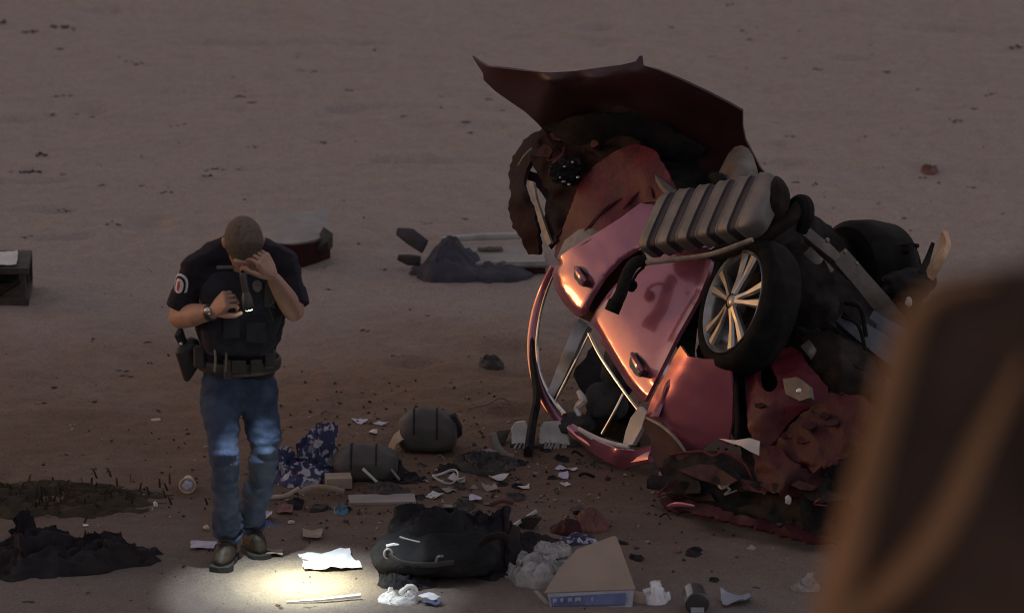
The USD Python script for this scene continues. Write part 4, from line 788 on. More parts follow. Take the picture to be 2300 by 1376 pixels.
t.part('end_block', moved(chunk(.10, .12, .16, 12), 0, o + V(.08, .06, .05)), 'dark_scrap', smooth=20)

# plank with bright trim and the dark bundle thrown across it
t = thing_at('trim_plank', 1110, 602, 'long pale trim panel with a bright edge lying behind the wreck', 'panel'); o = t.loc
t.part('panel', moved(box((0, .0, .05), (.50, .34, .025)), 3, o + V(-.01, .05, .0)), 'grey_board'); t.part('bright_edge', tube(np.array([o + V(-.26, .22, .085), o + V(-.05, .23, .095), o + V(.22, .24, .10)]), [.012, .02, .016], 8, .6), 'silver_trim')
t.part('lower_edge', tube(np.array([o + V(-.2, -.13, .055), o + V(.02, -.14, .05), o + V(.26, -.13, .05)]), [.01, .014, .012], 8), 'bare_metal'); t.part('rail', box(o + V(.05, -.1, .02), (.4, .05, .04)), 'dark_red'); t.part('patch', moved(scrap(.12, .06, 8, .0), 4, o + V(-.02, .09, .066)), 'dark_scrap')
t = thing_at('cloth_bundle', 1000, 618, 'blue grey cloth bundle slumped on the end of the trim panel', 'cloth'); o = t.loc
t.part('cloth', moved(heap(.40, .42, .15, 21, .3, 7), 0, o + V(.02, .05, 0)), 'grey_cloth', smooth=60); t.part('sleeve', moved(heap(.42, .26, .08, 22, .3, 8), -6, o + V(.22, .02, .0)), 'grey_cloth', smooth=60)
t.part('flap', tube(np.array([o + V(-.10, .12, .11), o + V(-.17, .16, .15), o + V(-.235, .2, .165)]), [.04, .045, .02], 10, .35), 'grey_cloth'); t.part('flap', tube(np.array([o + V(-.12, .08, .05), o + V(-.18, .08, .055), o + V(-.23, .09, .065)]), [.025, .028, .015], 8, .6), 'dark_scrap')
lay('dark_scrap', heap(.12, .14, .06, 30, .3, 14, 14, 32), 'dark_scrap', 1102, 822, 'small black crumpled lump alone on the sand left of the roof rail', 'scrap')
# left edge: low weedy clump and a long dark garment
t = thing_at('weed_clump', 110, 1120, 'low straggling dark weed clump along the left edge', 'plant'); o = t.loc
rg = np.random.default_rng(14); bl_, st_ = [], []
t.part('mat', moved(heap(1.25, .55, .075, 41, .8, 16, 34, 120, rim=.35), 0, o + V(-.02, .0, -.02)), 'weed', smooth=30)
for k in range(90):
    p = o + V(rg.normal(-.02, .27), rg.normal(0, .13), .01); a, l = rg.uniform(0, 6.28), rg.uniform(.015, .035)
    e = p + V(math.cos(a) * l, math.sin(a) * l, rg.uniform(.02, .05)); st_.append(tube(np.array([p, p * .5 + e * .5 + V(0, 0, .018), e]), [.005, .004, .001], 4, .5))
t.part('stems', cat(*st_), 'weed', smooth=False); Usd.Prim.SetCustomDataByKey(stage.GetPrimAtPath(t.path + '/stems'), 'kind', 'stuff')
t = thing_at('garment', 120, 1262, 'long heap of black clothing crumpled on the sand at lower left', 'clothing'); o = t.loc
t.part('cloth', moved(heap(.98, .54, .105, 51, 1., 10, 36, 120, rim=.25), 5, o + V(-.10, .0, -.01)), 'dark_cloth', smooth=60); t.part('sleeve', moved(heap(.52, .28, .11, 53, .9, 10, rim=.2), 4, o + V(.22, .02, -.01)), 'dark_cloth', smooth=60)
t.part('fold', moved(heap(.26, .2, .07, 54, .8, 10), 0, o + V(-.02, .22, .0)), 'dark_cloth', smooth=60); t.part('hood', moved(heap(.11, .10, .09, 55, .8, 10, 18, 40), 0, o + V(-.14, .24, .03)), 'dark_cloth', smooth=60)
# round cup on its side
t = thing_at('paper_cup', 422, 1102, 'round crumpled paper cup seen end on left of the officer', 'cup'); o = t.loc
t.part('cup', tube(np.array([o + V(0, .06, .032), o + V(0, .0, .034), o + V(0, -.035, .036)]), [.022, .03, .034], 20, cap=True), 'cream_cup'); t.part('rim', tube(np.array([o + V(.034 * math.cos(a), -.037, .036 + .034 * math.sin(a)) for a in np.linspace(0, 6.283, 22)]), .004, 6), 'foam_orange'); t.part('wad', lump3(o + V(0, -.03, .036), (.026, .014, .026), 5, .35), 'lilac_paper')

# print cloth heap, two cushions, the bracket
t = thing_at('print_cloth', 682, 1078, 'heap of navy and white print cloth behind the officer\'s legs', 'cloth'); o = t.loc
t.part('cloth', moved(heap(.32, .34, .18, 61, .8, 9), 0, o + V(-.01, .05, 0)), 'navy_print', smooth=60); t.part('fold', moved(heap(.19, .16, .24, 62, .8, 9), 0, o + V(.055, .16, 0)), 'navy_print', smooth=60); t.part('lining', moved(heap(.2, .12, .05, 63, .5, 14), 0, o + V(-.02, -.04, 0)), 'red_brown', smooth=60)
def cushion(px, py, w, d, h, lab, seed, mtl='seat_leather'):
    t = thing_at('headrest', px, py, lab, 'headrest'); o = t.loc
    m = skinned(hull(*[ell(V(x, y, z), (w * .16, d * .2, h * .22)) for x in (-w * .33, w * .33) for y in (-d * .25, d * .25) for z in (h * .22, h * .56)] + [ell(V(-w * .05, 0, h * .72), (w * .3, d * .3, h * .27))]), .02, 8, .004, 9, seed)
    t.part('pad', moved(m, 0, o), mtl, smooth=60); tm = trimesh.Trimesh(*m)
    for x in (-w * .22, w * .16):
        k = np.abs(tm.vertices[:, 0] - x) < .012; q = np.array(tm.vertices)[k]; a = np.arctan2(q[:, 2] - h * .35, q[:, 1]); od = np.argsort(a); q = q[od][(a[od] > -.6)]
        if len(q) > 6: t.part('seam', tube(np.array([o + r_ + V(0, 0, .001) for r_ in spline(q[::max(1, len(q) // 12)] * V(0, 1, 1) + V(x, 0, 0), 3)]), .005, 6), 'dark_cloth')
    return t, o
t, o = cushion(822, 1070, .29, .26, .15, 'low rounded seat cushion beside the print cloth', 3)
t.part('rod', tube(np.array([o + V(-.01, -.14, .08), o + V(.075, -.20, .015)]), .007, 8), 'silver_trim'); t.part('rod', tube(np.array([o + V(.11, -.10, .07), o + V(.15, -.14, .03)]), .006, 8), 'bare_metal'); t.part('torn_end', moved(heap(.14, .16, .1, 71, .5, 14), 0, o + V(.11, .0, .0)), 'dark_cloth', smooth=60)
t, o = cushion(960, 1005, .27, .24, .19, 'taller rounded headrest standing behind the pale folded bracket', 4)
t.part('end_flap', moved(chunk(.10, .10, .12, 74), 0, o + V(.11, .0, .05)), 'dark_cloth', smooth=30)
lay('bracket', moved(sheet([(868, 1022), (872, 1000), (884, 976), (900, 962), (926, 964), (936, 985), (905, 986), (890, 996), (880, 1020)], ((870, 1020, gY(1022)), (900, 962, gY(1018)), (930, 984, gY(1022)), (890, 1000, gY(1024)), (884, 976, gY(1021)), (926, 964, gY(1014))), th=.03, res=6, absolute=True), 0, -onground(900, 1022)), 'foam_orange', 900, 1022, 'pale folded foam bracket leaning against the taller headrest', 'bracket')  # orange light on the bracket is put into its foam colour
lay('dark_scrap', heap(.14, .12, .04, 33, .4, 14, 14, 32), 'dark_scrap', 850, 1024, 'flat black scrap under the pale folded bracket', 'scrap')
# pale ribbed tray by the bent strut
t = thing_at('pale_tray', 1212, 1004, 'pale grey moulded tray standing behind the bent strut', 'tray'); o = t.loc
ty = o[1]
for a, b in (((1150, 1186)), ((1214, 1262))):
    poly = [(a, 1000), (a - 1, 962), (a + 8, 948), (b - 8, 946), (b + (8 if b > 1200 else 0), 960), (b + (18 if b > 1200 else 0), 1000)]
    t.part('panel', sheet(poly, ((a, 1000, ty), (a, 950, ty + .05), (b, 950, ty + .03), (b, 1000, ty), ((a + b) / 2, 980, ty + .045)), th=.012, res=6, absolute=True), 'pale_plastic')
for k in range(7):
    x = 1222 + k * 8 + rg.uniform(-2, 2); t.part('rib', tube(np.array([at(x, 1006, ty - .02), at(x + rg.uniform(2, 9), 994 - rg.uniform(0, 8), ty - .03)]), [.007, .003], 6), 'pale_plastic')
for k in range(3): t.part('rib', tube(np.array([at(1156 + k * 10, 1006, ty - .02), at(1162 + k * 9, 995, ty - .03)]), [.007, .003], 6), 'pale_plastic')
t.part('base', sheet([(1146, 1008), (1290, 1008), (1300, 1000), (1146, 1000)], ((0, 0, ty - .02),), th=.1, res=8, absolute=True), 'dark_scrap')
t = thing_at('wire_twig', 1100, 922, 'thin pale twig of twisted trim left of the roof rail', 'trim'); o = t.loc
t.part('strip', tube(spline([o + V(-.10, 0, .01), o + V(-.04, .0, .025), o + V(.0, .0, .035), o + V(.05, .02, .055), o + V(.12, .0, .02)], 5), [.004] * 21, 6), 'bare_metal')

# black bag with bright buckles
t = thing_at('black_bag', 985, 1312, 'big black bag slumped in front of the wreck with bright buckles at its left end', 'bag'); o = t.loc
bag = skinned(hull(ell(V(-.16, -.02, .09), (.13, .2, .09)), ell(V(.16, .0, .10), (.11, .2, .10)), ell(V(-.02, .12, .16), (.17, .14, .06)), ell(V(.14, .14, .14), (.12, .12, .06))), .014, 8, .030, 6, 12)
t.part('shell', moved(bag, 0, o + V(.0, .16, 0)), 'black_nylon', smooth=60); t.part('flap', moved(heap(.40, .34, .12, 83, .8, 8), 4, o + V(-.02, .26, .17)), 'black_nylon', smooth=60); t.part('side_flap', moved(heap(.26, .36, .24, 84, .7, 9), 0, o + V(.22, .22, .0)), 'dark_cloth', smooth=60); t.part('side_flap', moved(heap(.24, .16, .07, 86, .8, 12), 0, o + V(-.13, -.02, .0)), 'dark_cloth', smooth=60)
def on_bag(px, py, dy): return at(px, py, o[1] + dy)
t.part('strap', tube(spline([on_bag(868, 1240, .0), on_bag(900, 1262, -.04), on_bag(960, 1268, -.06), on_bag(1020, 1262, -.05)], 6), .013, 8, .4), 'belt_leather')
t.part('buckle', tube(np.array([on_bag(872 + 9 * math.cos(a), 1243 + 11 * math.sin(a), -.01) for a in np.linspace(0, 6.283, 20)]), .0045, 6), 'silver_trim'); t.part('buckle', tube(np.array([on_bag(868, 1226, .05), on_bag(884, 1222, .05), on_bag(896, 1225, .05)]), .008, 8), 'white_cloth'); t.part('zip', tube(np.array([on_bag(898, 1205, .1), on_bag(920, 1212, .08), on_bag(944, 1217, .05)]), .0045, 6), 'silver_trim')
t.part('handle', tube(spline([on_bag(1078, 1222, -.02), on_bag(1100, 1206, -.05), on_bag(1130, 1202, -.05), on_bag(1140, 1216, .0)], 6), .016, 8), 'rusty'); t.part('side_loop', tube(spline([on_bag(978, 1266, -.05), on_bag(984, 1250, -.08), on_bag(996, 1248, -.08)], 6), .006, 6), 'bare_metal')
# pale stick and knotted white cloth in the torch light
t = thing_at('white_rag', 900, 1350, 'knotted white rag at the edge of the torch light beside the bag', 'rag'); o = t.loc
t.part('cloth', moved(heap(.18, .13, .06, 91, 1., 10, 24, 60), 0, o + V(-.01, .0, 0)), 'white_cloth', smooth=60); t.part('knot', tube(spline([o + V(.0, .02, .03), o + V(.03, .0, .065), o + V(.06, .01, .055), o + V(.055, .02, .025), o + V(.02, .01, .03)], 6), [.011, .014, .012, .011, .009, .01, .012, .01, .011, .012, .011, .01, .009, .01, .011, .012, .011, .01, .009, .01, .011, .012, .011, .01, .008], 8), 'white_cloth', smooth=60)
t.part('tag', moved(scrap(.08, .05, 6, .1), -30, o + V(.12, -.02, .02)), 'white_paper'); t.part('tag', moved(scrap(.07, .05, 7, .1), -30, o + V(.13, -.06, .01)), 'blue_ink')
lay('pale_stick', tube(np.array([V(-.17, -.03, .008), V(-.02, -.01, .012), V(.14, .02, .02)]), [.004, .007, .010], 6), 'white_paper', 735, 1350, 'thin pale stick lying along the lower edge of the torch light', 'stick')
# papers and small litter, each with its place
for name, mesh, m_, px, py, lab, c_, rz in (
    ('paper_sheet', scrap(.23, .22, 11, .04, crump=.016), 'white_paper', 738, 1264, 'crumpled white paper at the far rim of the torch light', 'paper', 12),
    ('paper_slip', scrap(.11, .10, 12, .02, crump=.004), 'lilac_paper', 456, 1226, 'flat pale lilac slip left of the officer\'s front boot', 'paper', -3),
    ('paper_slip', scrap(.085, .10, 13, .05), 'beige_block', 612, 1244, 'tan square of card right of the rear boot', 'card', 0),
    ('paper_scrap', scrap(.07, .10, 14, .3, crump=.03), 'lilac_paper', 592, 1166, 'small white scrap with a purple corner beside the officer\'s shin', 'paper', 0),
    ('purple_scrap', heap(.11, .08, .03, 15, .5, 20, 12, 28), 'blue_ink', 600, 1180, 'small purple crumple under the white scrap by the shin', 'scrap', 0),
    ('board', box((0, 0, .012), (.29, .12, .018)), 'grey_board', 858, 1128, 'flat grey board below the low seat cushion', 'board', 4),
    ('teal_scrap', heap(.07, .09, .045, 17, .4, 20, 12, 28), 'teal_scrap', 766, 1152, 'small teal crumple below the left end of the grey board', 'scrap', 0),
    ('foam_block', box((0, 0, .03), (.115, .09, .05)), 'beige_block', 760, 1094, 'beige foam block at the foot of the print cloth', 'block', 6),
    ('foam_strip', tube(spline([V(-.10, 0, .01), V(-.04, .02, .03), V(.03, .0, .035), V(.10, -.01, .02)], 5), .014, 7, .5), 'beige_block', 722, 1112, 'bent beige foam strip in front of the print cloth', 'strip', 0),
    ('foam_strip', tube(spline([V(-.08, -.02, .01), V(0, .0, .012), V(.06, .05, .03)], 5), .010, 7, .5), 'cream_cup', 640, 1118, 'thin curved strip right of the officer\'s calf', 'strip', 0),
    ('dark_flap', heap(.20, .16, .06, 23, .4, 12), 'dark_scrap', 870, 1104, 'dark flap on the ground behind the grey board', 'scrap', 0),
    ('clear_lid', tube(np.array([V(.055 * math.cos(a), .08 * math.sin(a), .018 + .012 * math.sin(2 * a)) for a in np.linspace(0, 6.283, 26)]), .006, 6, .6), 'pale_plastic', 1000, 1078, 'clear plastic lid ring on the dark soil between cushions and wreck', 'lid', -10),
    ('lid_tail', scrap(.06, .05, 26, .4), 'pale_plastic', 1026, 1080, 'folded clear strip at the right end of the lid ring', 'plastic', -30),
    ('red_strip', tube(spline([V(-.055, 0, .012), V(0, 0, .03), V(.05, 0, .018)], 5), .012, 7, .7), 'red_brown', 1128, 1138, 'short reddish strip on the soil in front of the strut', 'strip', 3),
    ('paper_scrap', scrap(.055, .07, 28, .2), 'lilac_paper', 1068, 1124, 'small pale scrap between the lid ring and the reddish strip', 'paper', 0),
    ('paper_scrap', scrap(.05, .05, 29, .2), 'pale_plastic', 1176, 1098, 'tiny pale scrap at the foot of the bent strut', 'paper', 0),
    ('torn_strip', tube(spline([V(-.02, .0, .12), V(.0, .0, .06), V(.035, .0, .02), V(.07, .0, .01)], 5), [.014] * 16, 7, .4), 'grey_board', 1118, 1030, 'upright torn strip left of the pale tray', 'strip', 0),
    ('torn_box', chunk(.11, .12, .07, 31), 'dark_scrap', 1130, 996, 'dark block left of the pale tray', 'block', 0),
    ('torn_heap', heap(.3, .3, .055, 35, 1., 14), 'dark_scrap', 1095, 1042, 'ragged dark heap in front of the pale tray', 'scrap', 0),
    ('paper_scrap', scrap(.05, .10, 36, .3), 'pale_plastic', 1070, 1040, 'pale torn scrap on the ragged dark heap', 'paper', 20),
    ('paper_scrap', scrap(.06, .08, 37, .3), 'pale_plastic', 1120, 1076, 'pale flake in front of the ragged dark heap', 'paper', -30),
    ('tan_scrap', scrap(.06, .08, 38, .3), 'beige_block', 1100, 1100, 'tan flake between the ragged dark heap and the reddish strip', 'scrap', 10),
    ('tan_scrap', scrap(.085, .12, 39, .15), 'beige_block', 702, 1204, 'thin tan flake between the officer and the bag', 'scrap', 0),
    ('tan_scrap', scrap(.07, .1, 42, .15), 'red_brown', 640, 1148, 'dull reddish flake right of the officer\'s shin', 'scrap', 0),
    ('white_chip', chunk(.03, .03, .03, 43), 'white_paper', 350, 1136, 'small white chip left of and below the paper cup', 'chip', 0),
    ('white_chip', chunk(.03, .03, .012, 44), 'white_paper', 192, 1182, 'tiny white chip above the black clothing', 'chip', 0),
    ('white_chip', chunk(.06, .06, .012, 45), 'cream_cup', 352, 944, 'pale flat chip on the soil left of the officer\'s hips', 'chip', 0),
    ('orange_chip', chunk(.04, .05, .03, 46), 'foam_orange', 464, 1190, 'small orange tan chip left of the officer\'s shin', 'chip', 0),
    ('tissue', heap(.10, .11, .07, 48, 1.1, 9, 20, 48), 'white_paper', 1474, 1350, 'crumpled white tissue right of the blue printed box flap', 'tissue', 0),
    ('can_scrap', scrap(.13, .10, 49, .35, crump=.02), 'pale_ink', 1655, 1352, 'curled pale blue scrap near the bottom edge', 'scrap', 8),
    ('pale_box', moved(heap(.13, .12, .075, 97, .7, 8, 18, 40), 0), 'grey_board', 1808, 1318, 'small crushed grey carton beside the blurred canvas', 'carton', 5),
    ('brown_shoe', heap(.15, .16, .09, 56, .25, 9), 'red_brown', 1330, 1186, 'rust brown leather lump above the cardboard box', 'shoe', 0),
    ('brown_shoe', heap(.16, .16, .08, 57, .25, 9), 'dark_red', 1275, 1192, 'darker maroon lump left of the rust brown lump', 'shoe', 0),
    ('dark_bit', chunk(.08, .08, .06, 58), 'dark_scrap', 1304, 1152, 'small black bit above the two leather lumps', 'bit', 0),
    ('print_scrap', heap(.18, .14, .05, 59, .4, 14), 'navy_print', 1298, 1216, 'navy print scrap tucked above the cardboard box', 'cloth', 0),
    ('wedge', chunk(.13, .08, .08, 64), 'dark_scrap', 1188, 1184, 'dark wedge with a pale edge right of the bag', 'scrap', -20),
    ('wedge_edge', tube(np.array([V(-.06, -.01, .01), V(.05, .0, .08)]), .009, 6, .6), 'pale_plastic', 1180, 1186, 'pale edge strip on the dark wedge', 'strip', 0),
    ('dark_heap', heap(.3, .3, .06, 66, .5, 10), 'dark_cloth', 1200, 1228, 'low dark heap between the bag and the cardboard box', 'cloth', 0)):
    lay(name, mesh, m_, px, py, lab, c_, rz)
# dark can with a pale label
t = thing_at('can', 1566, 1374, 'dark can on its side with a pale label at the bottom edge', 'can'); o = t.loc
t.part('body', tube(np.array([o + V(-.012, .10, .048), o + V(0, -.03, .048), o + V(0, -.034, .048)]), [.05, .05, .044], 24), 'gloss_black', smooth=40); t.part('label', box(o + V(.0, -.036, .022), (.055, .006, .022)), 'pale_ink')
# film bag
t = thing_at('plastic_bag', 1215, 1302, 'crumpled translucent plastic bag leaning on the left of the cardboard box', 'bag'); o = t.loc
t.part('film', moved(heap(.30, .34, .12, 93, 1., 10, 34, 90), 0, o + V(0, .06, 0)), 'clear_film', smooth=25); t.part('tie', moved(heap(.16, .12, .05, 94, .6, 14), 0, o + V(.05, .13, .09)), 'clear_film', smooth=25)
# cardboard box on its side with a blue printed flap
t = thing_at('cardboard_box', 1315, 1352, 'flattened cardboard box with a blue printed flap at the bottom centre', 'box'); o = t.loc
Yb = o[1]
t.part('panel', sheet([(1222, 1330), (1256, 1276), (1296, 1232), (1380, 1202), (1386, 1206), (1404, 1256), (1428, 1322)], ((1222, 1330, Yb - .0), (1256, 1276, Yb + .14), (1380, 1202, Yb + .32), (1428, 1322, Yb + .03), (1330, 1270, Yb + .17)), th=.006, res=9, dent=.006, absolute=True), 'cardboard')
fl = t.part('flap', sheet([(1230, 1332), (1424, 1324), (1420, 1362), (1236, 1364)], ((1230, 1332, Yb - .005), (1424, 1324, Yb + .02), (1420, 1362, Yb - .05), (1236, 1364, Yb - .06)), th=.006, res=9, absolute=True), 'pale_ink')
t.part('print', sheet([(1236, 1340), (1406, 1330), (1404, 1356), (1240, 1360)], ((1236, 1340, Yb - .030), (1406, 1330, Yb - .010), (1404, 1356, Yb - .05), (1240, 1360, Yb - .06)), th=.004, res=9, absolute=True), 'blue_ink', under=fl)
for k, (x, w) in enumerate(((1246, 9), (1262, 7), (1280, 10), (1298, 14), (1330, 5))):
    t.part('mark', sheet([(x - w / 2, 1344 - k * .8), (x + w / 2, 1343 - k * .8), (x + w / 2 - 1, 1353 - k), (x + 1, 1349 - k), (x - w / 2 + 1, 1354 - k)], ((0, 0, Yb - .062),), th=.003, res=4, absolute=True), 'pale_ink', under=fl)
t.part('side_flap', sheet([(1198, 1326), (1206, 1324), (1236, 1356), (1232, 1364)], ((0, 0, Yb - .03),), th=.006, res=6, absolute=True), 'grey_board'); t.part('lower_side', sheet([(1232, 1362), (1420, 1360), (1420, 1374), (1234, 1376)], ((0, 0, Yb - .03),), th=.02, absolute=True), 'dark_scrap'); t.part('end_flap', sheet([(1422, 1326), (1446, 1330), (1450, 1362), (1424, 1362)], ((0, 0, Yb + .02),), th=.006, absolute=True), 'cardboard')  # near-black sheet below the flap closes the lower side of the box

# clods, chips and scraps strewn over the far sand
clods = [(70, 70, 40, 12), (138, 58, 46, 18), (160, 66, 16, 8), (4, 45, 14, 20), (137, 108, 12, 5), (266, 126, 8, 5), (290, 137, 18, 7), (312, 141, 18, 9), (700, 160, 16, 6), (675, 158, 16, 4), (664, 127, 10, 4), (518, 173, 14, 5), (840, 110, 14, 6), (92, 344, 26, 14), (75, 382, 26, 14), (40, 386, 40, 6), (140, 393, 16, 4), (480, 378, 44, 9), (464, 392, 20, 8), (535, 378, 10, 6), (226, 414, 16, 6), (320, 418, 14, 5), (372, 430, 22, 5), (548, 215, 26, 5), (568, 229, 20, 9), (545, 448, 18, 6), (205, 262, 14, 5), (228, 238, 14, 5), (140, 216, 34, 4), (165, 256, 18, 4), (118, 253, 16, 4), (400, 281, 34, 5), (566, 328, 26, 5), (725, 318, 18, 6), (905, 259, 18, 7), (985, 215, 16, 6), (1052, 297, 40, 8), (790, 200, 22, 6), (985, 240, 14, 5), (1100, 222, 14, 5), (1126, 247, 14, 7), (1045, 271, 18, 5), (1128, 286, 14, 6), (1632, 8, 26, 10), (1508, 62, 12, 5), (1668, 68, 12, 10), (1684, 87, 10, 6), (1792, 70, 14, 5), (1600, 125, 14, 5), (1762, 131, 10, 7), (1833, 153, 28, 8), (1958, 101, 10, 4), (1956, 121, 8, 6), (2282, 103, 30, 12), (2140, 269, 34, 8), (2188, 242, 12, 6), (1940, 307, 14, 6), (1978, 375, 16, 7), (1830, 412, 16, 8), (1788, 410, 18, 5), (2072, 396, 14, 7), (2106, 408, 14, 8), (2034, 489, 10, 4), (1966, 457, 14, 4), (2040, 514, 16, 5), (2230, 210, 40, 4), (1655, 195, 12, 4), (1776, 305, 22, 5), (60, 530, 20, 6), (268, 518, 18, 7), (250, 500, 34, 4), (145, 470, 30, 4), (760, 450, 30, 5), (800, 547, 16, 5), (955, 500, 26, 5), (1045, 490, 20, 5), (860, 604, 18, 5), (740, 650, 22, 5), (960, 706, 10, 5), (125, 750, 16, 8), (210, 760, 12, 6), (270, 830, 30, 6), (120, 868, 14, 6), (90, 904, 24, 6), (205, 900, 12, 5), (290, 842, 34, 6), (240, 1030, 30, 7), (140, 1020, 20, 8), (180, 1018, 16, 6), (330, 765, 14, 5), (820, 740, 16, 5), (900, 800, 16, 5), (1010, 860, 24, 5), (760, 880, 18, 5), (1440, 1150, 40, 7), (1430, 1230, 14, 12), (1560, 1210, 22, 4), (1640, 1260, 18, 8), (1760, 1260, 20, 6), (1700, 1320, 14, 5), (200, 1330, 10, 5), (60, 1350, 24, 5), (620, 1358, 34, 5), (700, 1362, 22, 4), (300, 1345, 26, 7), (1600, 1296, 14, 6), (2180, 420, 16, 5), (2250, 480, 16, 5), (2210, 330, 12, 4), (2060, 200, 14, 4), (1990, 160, 12, 4)]
rg = np.random.default_rng(31)
G = 'dark clods and chips of wreckage strewn over the sand'
def ragged(w, d, h, seed):
    g = np.random.default_rng(seed); k = int(np.clip(w / .018, 1, 5)); ms = []
    for i in range(k):
        u = (i + .5) / k - .5 + g.uniform(-.1, .1); s_ = w / k * g.uniform(.8, 1.6)
        ms.append(moved(chunk(s_ * 1.3, d * g.uniform(.3, .8), h * g.uniform(.35, 1.) if i != k // 2 else h, seed * 7 + i, 9), g.uniform(-30, 30), (u * w, g.uniform(-.3, .3) * d, 0)))
    return cat(*ms)
MARKS = [('the crate', 30, 620), ("the officer's head", 545, 545), ("the officer's legs", 535, 1050), ('the bumper piece', 690, 560), ('the raised bonnet tip', 1065, 135), ('the bonnet peak', 1440, 130), ('the cloth bundle', 990, 600), ('the muffler', 1720, 440), ('the splintered foam', 2110, 550), ('the top left corner', 0, 0), ('the top right corner', 2300, 0), ('the paper cup', 420, 1088), ('the black clothing', 150, 1250), ('the cardboard box', 1330, 1280), ('the blurred canvas hem', 1840, 1300), ('the torch spot', 690, 1312)]
where = {}
for k, (px, py, w, h) in enumerate(clods):
    n, mx, my = min(MARKS, key=lambda m: math.hypot(px - m[1], (py - m[2]) * 1.3)); dx, dy = px - mx, py - my
    side = ('right of' if dx > 0 else 'left of') if abs(dx) > 1.6 * abs(dy) else ('above' if dy < 0 else 'below') if abs(dy) > 1.6 * abs(dx) else ('above and ' if dy < 0 else 'below and ') + ('right of' if dx > 0 else 'left of')
    where.setdefault((n, side), []).append((math.hypot(dx, dy), k))
RANK = ['nearest', 'second nearest', 'third nearest', 'fourth nearest', 'fifth nearest', 'sixth nearest', 'seventh nearest', 'eighth nearest', 'ninth nearest', 'tenth nearest', 'eleventh nearest', 'twelfth nearest', 'thirteenth nearest', 'fourteenth nearest']
clab = {}
for (n, side), L in where.items():
    for r_, (_, k) in enumerate(sorted(L)): clab[k] = f"small dark {'clod' if k % 2 else 'chip'}, {RANK[min(r_, 13)] + ' one ' if len(L) > 1 else ''}{side} {n}"
for k, (px, py, w, h) in enumerate(clods):
    p = onground(px, py + h * .3); sc_ = np.linalg.norm(p - CAM) / 16320; s_ = w * sc_; hh = max(.010, h * sc_ * .62)
    m = usdkit.mesh(stage, numbered('/World/clod'), ragged(s_ * 1.15, min(.12, .03 + s_ * .7), hh, 300 + k), M[['clod_earth', 'dark_scrap', 'clod_earth', 'dark_scrap'][k % 4]], smooth=False)
    m.AddTranslateOp().Set(Gf.Vec3d(*map(float, p - V(0, 0, .004)))); m.AddRotateZOp().Set(float(rg.uniform(-12, 12)))
    tag(m.GetPrim(), clab[k], 'clod', G)
lay('orange_scrap', heap(.09, .16, .03, 340, .9, 14, 18, 40), 'red_brown', 2088, 382, 'small rust orange scrap on the far sand above the splintered foam', 'scrap')
# small litter, each piece its own, thick between the officer and the wreck
rg = np.random.default_rng(77)
NEAR = [('the low seat cushion', 815, 1045), ('the taller headrest', 965, 980), ('the print cloth heap', 680, 1050), ('the clear lid ring', 1000, 1076), ('the pale tray', 1215, 985), ('the bent strut', 1188, 1020), ('the black bag', 1000, 1250), ('the cardboard box', 1330, 1290), ('the rust brown lump', 1330, 1180), ('the grey board', 858, 1128), ('the paper cup', 422, 1090), ("the officer's front boot", 500, 1280), ('the white rag', 915, 1345), ('the dark can', 1566, 1360), ('the red sill strip', 1560, 1140), ('the roof rail foot', 1400, 1050)]
WRECK = Polygon([(1160, 600), (1200, 960), (1290, 1010), (1400, 1065), (1480, 1150), (1860, 1240), (2100, 900), (1800, 300)]); PERSON = Polygon([(430, 900), (650, 900), (640, 1280), (460, 1310)])
KIND = [('paper_flake', 'pale paper flake', ('grey_board', 'pale_plastic', 'lilac_paper')), ('plastic_chip', 'dull plastic chip', ('dark_scrap', 'gloss_black', 'grey_board')), ('foam_crumb', 'tan foam crumb', ('beige_block', 'foam_orange', 'cream_cup')), ('metal_strip', 'bent metal strip', ('bare_metal', 'dark_scrap', 'rusty')), ('red_chip', 'dark red paint chip', ('red_brown', 'dark_red', 'dull_red')), ('dark_rag', 'scorched black rag scrap', ('dark_cloth', 'dark_cloth', 'dark_scrap'))]
bits = []
while len(bits) < 110:
    c = rg.random()
    px, py = (rg.normal(1080, 170), rg.normal(1075, 48)) if c < .55 else (rg.normal(760, 150), rg.normal(1130, 60)) if c < .78 else (rg.normal(1480, 190), rg.normal(1250, 60)) if c < .9 else (rg.uniform(20, 2000), rg.uniform(760, 1370))
    if 700 < py < 1372 and 0 < px < 1830 and not WRECK.contains(Point(px, py)) and not PERSON.contains(Point(px, py)) and math.hypot((px - 690) / 3.2, py - 1312) > 40: bits.append((px, py, int(rg.choice(6, p=[.17, .24, .12, .12, .11, .24])), rg.uniform(9, 28)))
where = {}
for k, (px, py, kd, w) in enumerate(bits):
    n, mx, my = min(NEAR, key=lambda m: math.hypot(px - m[1], (py - m[2]) * 1.5)); dx, dy = px - mx, py - my
    side = ('right of' if dx > 0 else 'left of') if abs(dx) > abs(dy) else 'above' if dy < 0 else 'below'
    where.setdefault((kd, n, side), []).append((math.hypot(dx, dy), k))
blab = {}
for (kd, n, side), L in where.items():
    for r_, (_, k) in enumerate(sorted(L)): blab[k] = f"{KIND[kd][1]}, {RANK[r_] + ' of its kind ' if len(L) > 1 else ''}{side} {n}"
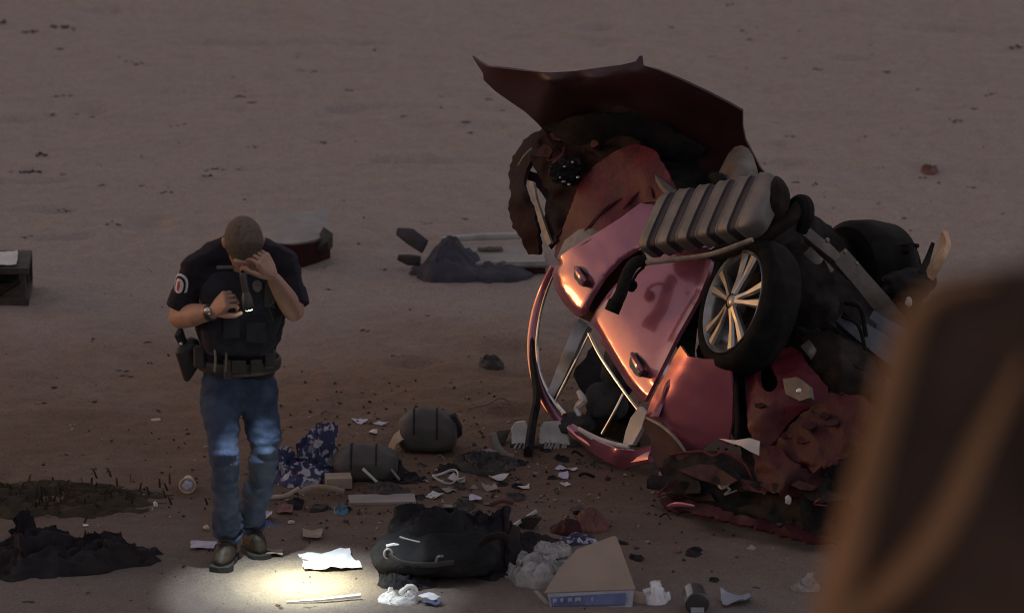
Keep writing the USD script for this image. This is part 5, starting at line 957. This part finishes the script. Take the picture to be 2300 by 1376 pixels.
for k, (px, py, kd, w) in enumerate(bits):
    s_ = w / 500; nm, _, ms = KIND[kd]; q = 900 + k
    mesh = scrap(s_, s_ * rg.uniform(.8, 1.8), q, rg.uniform(.05, .4), 7, crump=.006, cs=30) if kd == 0 else chunk(s_, s_ * rg.uniform(.5, 1.4), min(.03, s_ * .4), q, 10) if kd in (1, 2, 4) else tube(spline([V(-s_ * .8, 0, .006), V(0, rg.uniform(-.02, .02), rg.uniform(.01, .03)), V(s_ * .8, rg.uniform(-.03, .03), .008)], 4), rg.uniform(.003, .007), 6, .5) if kd == 3 else heap(s_ * 2.0, s_ * 2.6, s_ * .55, q, 1., 8, 12, 28)
    p = onground(px, py); m = usdkit.mesh(stage, numbered('/World/' + nm), mesh, M[ms[k % 3]], smooth=False if kd in (1, 2, 4) else 40)
    m.AddTranslateOp().Set(Gf.Vec3d(*map(float, p - V(0, 0, .003)))); m.AddRotateZOp().Set(float(rg.uniform(-60, 60))); tag(m.GetPrim(), blab[k], nm.split('_')[1], 'small litter strewn between the officer and the wreck')

# crumbs too many to count
cr = []
for k in range(2000):
    if k < 500: px, py = rg.uniform(-100, 2400), rg.uniform(-20, 1390)
    else: px, py = rg.normal(1000, 420), np.clip(rg.normal(1060, 110), 780, 1390)
    p = onground(px, py); s = rg.uniform(.004, .011) * (1.3 if k >= 500 else .8); cr.append(moved(chunk(s * rg.uniform(1, 2.2), s * rg.uniform(1, 2.2), s, 1000 + k % 40, 8), rg.uniform(0, 360), p - V(0, 0, .001)))
third = len(cr) // 2
solo('crumbs', cat(*cr[::2]), 'clod_earth', 'dark crumbs of earth sprinkled over the sand', 'crumbs', kind='stuff', smooth=False)
solo('crumbs', cat(*cr[1::6]), 'beige_block', 'pale crumbs and flakes sprinkled among the wreckage', 'crumbs', kind='stuff', smooth=False)

# ------------------------------------------------------------------ close to the camera, out of focus: brown canvas hung on a tall post
YC = CAM[1] + 10.0
def C(px, py, dy=0.): return at(px, py, YC + dy)
t = Thing('hanging_canvas', 'blurred dark brown canvas with a tan rolled hem close to the camera at right', 'canvas', V(C(2200, 1400)[0], YC, 0))
EDGE = [(1800, 1560), (1842, 1376), (1880, 1230), (1920, 1080), (1960, 930), (1998, 790), (2028, 708), (2062, 662), (2120, 634), (2210, 618), (2330, 606), (2480, 596)]
cv = sheet(EDGE + [(2560, 640), (2560, 1560)], ((1842, 1376, YC), (2004, 790, YC), (2330, 606, YC + .04), (2560, 1560, YC + .05), (2300, 1000, YC + .09), (2160, 1100, YC + .02)), th=.012, res=28, dent=.02, dscale=3, seed=200, absolute=True)
t.part('canvas', cv, 'canvas_brown', smooth=60)
sp_ = spline(EDGE, 5)
t.part('hem', tube(np.array([C(x + 22, y + 14, -.01) for x, y in sp_[:46]]), lerpr([.026, .026, .024, .022, .016, .010, .006], 46), 10, .8), 'hem_tan', smooth=60)
t.part('fold', tube(np.array([C(x, y, -.02) for x, y in spline([(1900, 1400), (1985, 1330), (2070, 1240), (2140, 1130), (2190, 1020), (2250, 900), (2300, 800)], 6)]), lerpr([.016, .022, .024, .022, .018, .012, .006], 37), 10, .7), 'fold_tan' if 'fold_tan' in M else 'hem_tan', smooth=60)
top = C(2440, 600, .12)
t.part('post', tube(np.array([V(top[0], top[1], -.3), top * V(1, 1, .5), top + V(0, 0, .05)]), [.09, .085, .08], 14), 'post_wood', smooth=50)
t.part('spar', tube(np.array([C(2090, 650, .06), C(2440, 600, .1)]), [.012, .03], 10), 'post_wood', smooth=50)
t.part('lower_canvas', sheet([(1800, 1560), (2560, 1560), (2560, 1900), (1760, 1760)], ((0, 0, YC + .03),), th=.012, res=40, absolute=True), 'canvas_brown', smooth=60)
